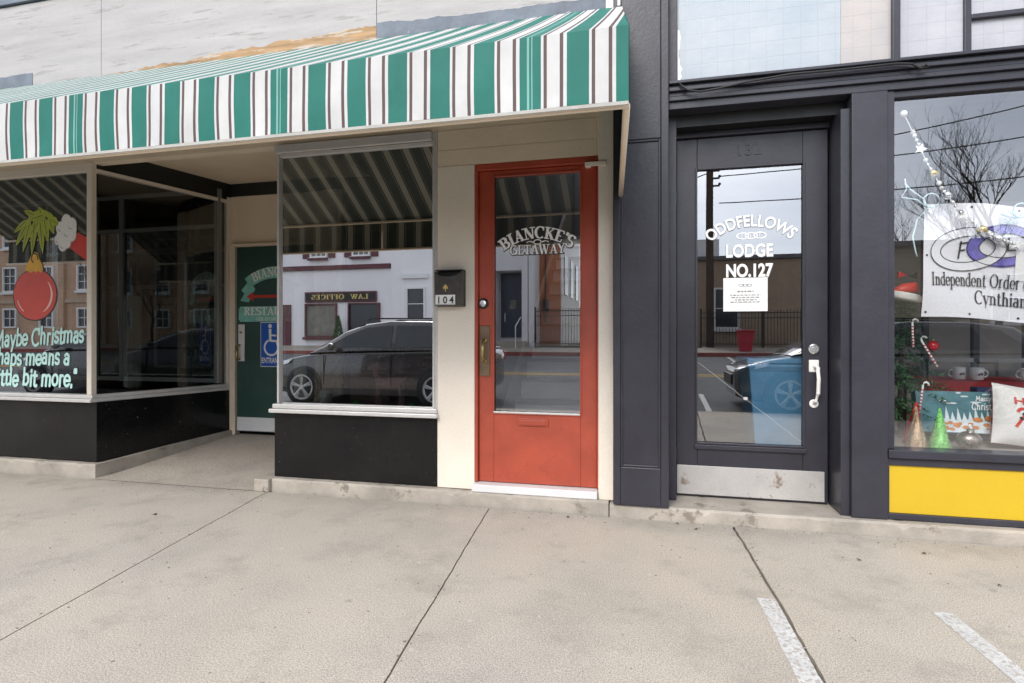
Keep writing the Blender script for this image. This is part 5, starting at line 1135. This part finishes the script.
    mb = MB(); mb.prism([(1.13, -.74, 1.12), (1.13, .74, 1.12), (.24, .60, ZR - .07), (.24, -.60, ZR - .07)], (.02, 0, .02)); mb.build("windscreen", "window_dark", t, local=True)
    return t
car("parked_car", "dark bronze estate car with roof rails parked opposite the middle show window", (-5.2, -6.68, ground_z(-6.6)), math.pi, "car_bronze", 1.02)
car("parked_car", "black hatchback parked ahead of the dark bronze car", (-12.0, -6.7, ground_z(-6.6)), math.pi, "car_dark", .96)
car("parked_car", "silver car with its nose towards the bronze one, parked by the lodge", (3.72, -6.75, ground_z(-6.6)), math.pi, "car_silver", .98)

def win(b, x0, x1, z0, z1, y, frm="white_frame", gl="window_dark", mull=(2, 2), sill=True, t=.07, dp=.10):
    """window on a wall facing +y at y: frame proud of the wall, panes behind"""
    mb = MB(); mb.frame(x0, x1, z0, z1, y + .002, y + dp, t)
    nx, nz = mull
    for i in range(1, nx): x = x0 + t + (x1 - x0 - 2 * t) * i / nx; mb.box(x - .018, x + .018, y + .02, y + dp * .6, z0 + t, z1 - t)
    for j in range(1, nz): z = z0 + t + (z1 - z0 - 2 * t) * j / nz; mb.box(x0 + t, x1 - t, y + .022, y + dp * .58, z - .018, z + .018)
    o = mb.build("window", frm, b); MB().box(x0 + t, x1 - t, y + .003, y + .018, z0 + t, z1 - t).build("pane", gl, o)
    if sill: MB().box(x0 - .06, x1 + .06, y + .003, y + dp + .08, z0 - .12, z0 - .002).build("sill", frm, o)
    return o
YB = -19.6
b = empty("law_office", (-15, YB, .86), "white painted office building with maroon shutters across the street", "building")
MB().box(-19.0, -11.37, YB - 9, YB, .6, 8.2).build("wall", "white_wall", b)
mb = MB(); mb.box(-19.0, -11.38, YB + .002, YB + .14, 4.38, 4.58); mb.box(-19.05, -11.3, YB + .002, YB + .25, 7.9, 8.25); mb.build("cornice", "maroon", b)
for x0, x1 in ((-15.74, -14.07), (-13.5, -11.9)): win(b, x0, x1, 1.25, 2.82, YB, "maroon", "curtain" if x0 < -14.5 else "window_dark", (1, 1))
d = MB().box(-17.1, -16.5, YB + .002, YB + .08, .86, 2.78).build("door", "maroon", b)
for x0, x1 in ((-18.3, -17.4), (-15.47, -14.58), (-13.3, -12.4)):
    o = win(b, x0, x1, 4.96, 6.5, YB, "white_frame", "curtain", (3, 4)); mb = MB(); mb.box(x0 - .06, x1 + .06, YB + .09, YB + .2, 4.83, 4.94); mb.build("sill", "maroon", o)
    for sx in (x0 - .40, x1 + .05): MB().box(sx, sx + .35, YB + .002, YB + .06, 4.94, 6.5).build("shutter", "maroon", b)
t = empty("law_sign", (-13.9, YB + .05, 2.85), "dark sign board with gold capitals over the law office windows", "sign")
mb = MB(); mb.box(-15.74, -12.05, YB + .05, YB + .10, 2.87, 3.36); mb.build("sign_board", "maroon", t, .02); mb = MB(); mb.box(-15.66, -12.13, YB + .10, YB + .112, 2.95, 3.28); mb.build("sign_face", "black_trim", t)
po, wdt = strokes("LAW  OFFICES", .2, .09, sp=.10); a, b_ = extent(po); mb = MB(); put(mb, po, lambda u, v, l: (-12.45 - (u - a) * 2.9 / (b_ - a), YB + .116 + l * 8, 3.01 + v * .21)); mb.build("lettering", "gold_letter", t)
t = empty("conical_shrub", (-13.76, YB + .45, .84), "narrow clipped conifer before the law office", "shrub"); mb = MB(); rn = random.Random(6)
for i in range(1500):
    h = rn.random(); r = .27 * (1 - h) ** .7 * rn.random() ** .3; a = rn.uniform(0, 6.28); q = Vector((-13.76 + r * math.cos(a), YB + .45 + r * math.sin(a), .95 + 1.25 * h)); d = Vector((rn.uniform(-1, 1), rn.uniform(-1, 1), rn.uniform(0, 1))).normalized() * .07; n = d.cross(Vector((rn.uniform(-1, 1), .3, 1))).normalized() * .03; mb.add([q - n, q + n, q + d], [(0, 1, 2)])
mb.build("crown", "needles", t); MB().tube([(-13.76, YB + .45, .84), (-13.76, YB + .45, 1.3)], .04).build("trunk", "bark", t)
# white building with the deep blue door
b = empty("white_corner_building", (-8, YB, .86), "tall white building with pilasters and a deep navy door across the street", "building")
mb = MB(); mb.box(-11.35, -6.52, YB - 9, YB + .06, .6, 9.0); mb.box(-5.30, -4.72, YB - 9, YB + .06, .6, 9.0); mb.box(-6.519, -5.301, YB - 9, YB + .06, 4.12, 9.0); mb.box(-6.519, -5.301, YB - 9, YB - .9, .6, 4.119); mb.build("wall", "white_wall", b)
for x0, x1 in ((-5.28, -5.02), (-4.98, -4.74), (-6.95, -6.62)): MB().box(x0, x1, YB + .062, YB + .22, .6, 8.0).build("pilaster", "white_wall", b, .02)
mb = MB(); mb.box(-6.45, -5.4, YB - .895, YB - .80, 1.25, 4.08); d = mb.build("door", "navy_door", b); MB().box(-6.05, -5.75, YB - .798, YB - .79, 2.5, 2.9).build("pane", "curtain", d); MB().tube([(-6.25, YB - .78, 1.9), (-6.25, YB - .72, 1.92), (-6.25, YB - .72, 2.3), (-6.25, YB - .78, 2.32)], .02).build("handle", "silver", d)
for i in range(3): MB().box(-6.8, -5.05, YB + .065, YB + 1.1 - .33 * i, .66 + .14 * i, .80 + .14 * i).build("stair_step", "far_concrete", b)
MB().tube([(-5.35, YB + 1.05, .8), (-5.35, YB + 1.05, 1.7), (-5.35, YB + .1, 2.1)], .025).build("handrail", "white_frame", b)
o = win(b, -10.59, -9.68, 2.0, 3.48, YB + .06, "white_frame", "window_dark", (1, 2)); MB().box(-10.8, -9.55, YB + .062, YB + .2, 3.88, 4.08).build("lintel", "white_frame", b)
o = win(b, -8.6, -7.6, 2.0, 3.48, YB + .06, "white_frame", "window_dark", (1, 2))
for x0 in (-10.6, -8.6): win(b, x0, x0 + 1.0, 5.6, 7.3, YB + .06, "white_frame", "window_dark", (1, 2))
# orange brick side building beyond the lawn
b = empty("orange_brick_building", (-4.3, -20.6, .86), "building with an orange brick front and a long white flank", "building")
mb = MB(); mb.box(-4.71, -3.80, -20.7, -20.5, .6, 9.0); mb.build("wall", "orange_brick", b); MB().box(-4.71, -3.78, -27.5, -20.701, .6, 8.4).build("flank_wall", "white_wall", b)
for y in (-22, -24, -26): MB().box(-3.778, -3.74, y - .5, y + .5, 3.2, 5.0).build("window", "window_dark", b)
mb = MB(); mb.tube([(-4.45, -20.46, 1.9), (-4.45, -20.46, 5.4), (-4.2, -20.46, 5.7)], .03); mb.box(-4.58, -4.32, -20.495, -20.4, 2.4, 2.9); mb.build("meter_pipe", "black_trim", b)
# iron fence round the lawn
def fence(x0, x1, y, z, h, label):
    t = empty("iron_fence", ((x0 + x1) / 2, y, z), label, "fence"); mb = MB()
    n = int((x1 - x0) / .115)
    for i in range(n + 1): x = x0 + (x1 - x0) * i / n; mb.box(x - .010, x + .010, y - .010, y + .010, z + .05, z + h)
    mb.build("picket", "iron_black", t)
    mb = MB()
    for zz in (.15, h - .12, h - .32): mb.box(x0, x1, y - .018, y - .011, z + zz - .018, z + zz + .018)
    mb.build("rail", "iron_black", t)
    for i in range(int((x1 - x0) / 2.3) + 1): x = min(x0 + 2.3 * i, x1); MB().box(x - .035, x + .035, y - .06, y - .02, z, z + h + .06).build("post", "iron_black", t)
fence(-4.6, 1.3, -18.9, .83, 1.62, "black iron picket fence along the lawn"); fence(2.0, 6.0, -19.2, .83, 1.50, "black iron picket fence before the tan brick store")
# brick school block
b = empty("brick_block", (-30, -20.2, .86), "long tan brick building with white sash windows and stone bands", "building")
MB().box(-44, -19.6, -32, -20.2, .6, 9.5).build("wall", "tan_brick", b)
MB().box(-44, -19.6, -20.198, -20.1, 3.12, 3.32).build("stone_band", "stone_band", b); MB().box(-44, -19.6, -20.198, -20.06, 9.1, 9.55).build("cornice", "stone_band", b)
for k in range(10):
    x = -43.1 + 2.62 * k
    win(b, x, x + 1.0, 1.75, 2.85, -20.2, "white_frame", "window_dark", (2, 2), False, .09); win(b, x, x + 1.0, 3.75, 5.15, -20.2, "white_frame", "window_dark", (2, 3), True, .09); win(b, x, x + 1.0, 6.2, 7.6, -20.2, "white_frame", "window_dark", (2, 3), True, .09)
for x in (-41.8, -36.5, -31.3, -26.0, -21): MB().box(x, x + .5, -20.198, -20.04, .6, 9.0).build("pier", "tan_brick", b)
# tan store and clapboard house
b = empty("tan_brick_store", (4.5, -20.4, .86), "low tan brick store behind the iron fence", "building")
MB().box(1.9, 6.6, -28, -20.4, .6, 4.45).build("wall", "old_brick", b); MB().box(1.85, 6.62, -28.0, -20.25, 4.46, 4.62).build("parapet", "roof_grey", b); win(b, 2.6, 3.6, 1.6, 3.3, -20.4, "white_frame", "window_dark", (1, 2)); MB().box(2.05, 3.0, -28, -22, 4.62, 5.6).build("roof_hut", "white_wall", b)
b = empty("clapboard_house", (10, -20.4, .86), "beige clapboard building with a low dark roof", "building")
MB().box(6.65, 16, -29, -20.4, .6, 4.70).build("wall", "beige_siding", b); MB().box(6.62, 16.2, -29.2, -20.1, 4.705, 4.88).build("roof", "roof_grey", b); win(b, 12.2, 13.4, 1.8, 3.6, -20.4, "white_frame", "window_dark", (2, 2))
# bare trees
def bare_tree(x, y, H, seed, label, spread=.9, group="bare winter trees across the street"):
    z0 = ground_z(y) ; t = empty("bare_tree", (x, y, z0), label, "tree", group); rn = random.Random(seed); tr = MB(); cr = MB()
    def grow(p, d, L, r, dep):
        n = 3; pts = [p]; q = p
        for i in range(n):
            d = (d + Vector((rn.uniform(-1, 1), rn.uniform(-1, 1), rn.uniform(-.2, .5))) * .16).normalized(); q = q + d * L / n; pts.append(q)
        (tr if dep == 0 else cr).tube(pts, [r * (1 - .45 * i / n) for i in range(n + 1)], 5 if dep < 3 else 3, caps=False)
        if dep >= 7 or r < .0025: return
        for k in range(3 if dep < 5 else 2):
            a = rn.uniform(0, 6.28); up = Vector((math.cos(a), math.sin(a), rn.uniform(.35, 1.1))).normalized()
            grow(pts[-1 if k < 2 else -2], (d * .55 + up * spread * .6).normalized(), L * rn.uniform(.58, .84), r * .58, dep + 1)
    grow(Vector((x, y, z0)), Vector((0, 0, 1)), H * .26, H * .0135, 0)
    tr.build("trunk", "bark", t); cr.build("crown", "bark", t)
bare_tree(10.6, -16.9, 9.6, 5, "bare spreading tree before the clapboard house", .62); bare_tree(-25.5, -18.2, 6.0, 8, "bare slim tree before the tan brick block"); bare_tree(12.6, -24, 8.5, 12, "bare tall tree rising over the clapboard roof"); bare_tree(-1.5, -36, 8, 15, "bare tree far back on the lawn")
# pole and wires
t = empty("utility_pole", (2.33, -20.0, .86), "weathered wooden utility pole with insulators beside the tan brick store", "utility pole")
MB().tube([(2.36, -19.4, .8), (2.33, -19.4, 11.5)], [.16, .12], 12).build("pole", "pole_wood", t)
for z in (7.9, 7.6, 7.3): MB().box(2.40, 2.72, -19.44, -19.36, z - .03, z + .03).build("arm", "black_trim", t)
mb = MB(); mb.ball((2.72, -19.4, 7.97), .06); mb.ball((2.72, -19.4, 7.67), .06); mb.ball((2.72, -19.4, 7.37), .06); mb.build("insulator", "black_trim", t)
for k, (a, c, lab) in enumerate((((2.7, -19.4, 7.97), (24, -17.5, 12.2), "uppermost black wire from the utility pole"), ((2.7, -19.4, 7.67), (26, -17.5, 10.6), "second black wire from the utility pole"), ((2.7, -19.4, 6.6), (28, -17.5, 9.2), "lowest black wire from the utility pole"), ((2.2, -19.4, 7.8), (-4.8, -22.9, 7.2), "black wire from the utility pole to the orange brick front"))):
    a, c = Vector(a), Vector(c); mb = MB(); mb.tube([a.lerp(c, i / 14) - Vector((0, 0, .9 * math.sin(math.pi * i / 14) * (a - c).length / 24)) for i in range(15)], .022, 5); mb.thing("overhead_wire", "cable_black", lab, "wire", "overhead wires")
# red bin on the far pavement
t = empty("trash_cart", (3.4, -17.6, .72), "red wheeled trash cart on the far pavement", "bin"); mb = MB(); mb.loft([[(3.4 + sx * wx, -17.6 + sy * wx, z) for sx, sy in ((-1, -1), (1, -1), (1, 1), (-1, 1))] for z, wx in ((.74, .20), (1.45, .27))]); mb.build("bin_body", "red_plastic", t, .02); MB().box(3.11, 3.69, -17.9, -17.3, 1.455, 1.52).build("lid", "red_plastic", t, .02)
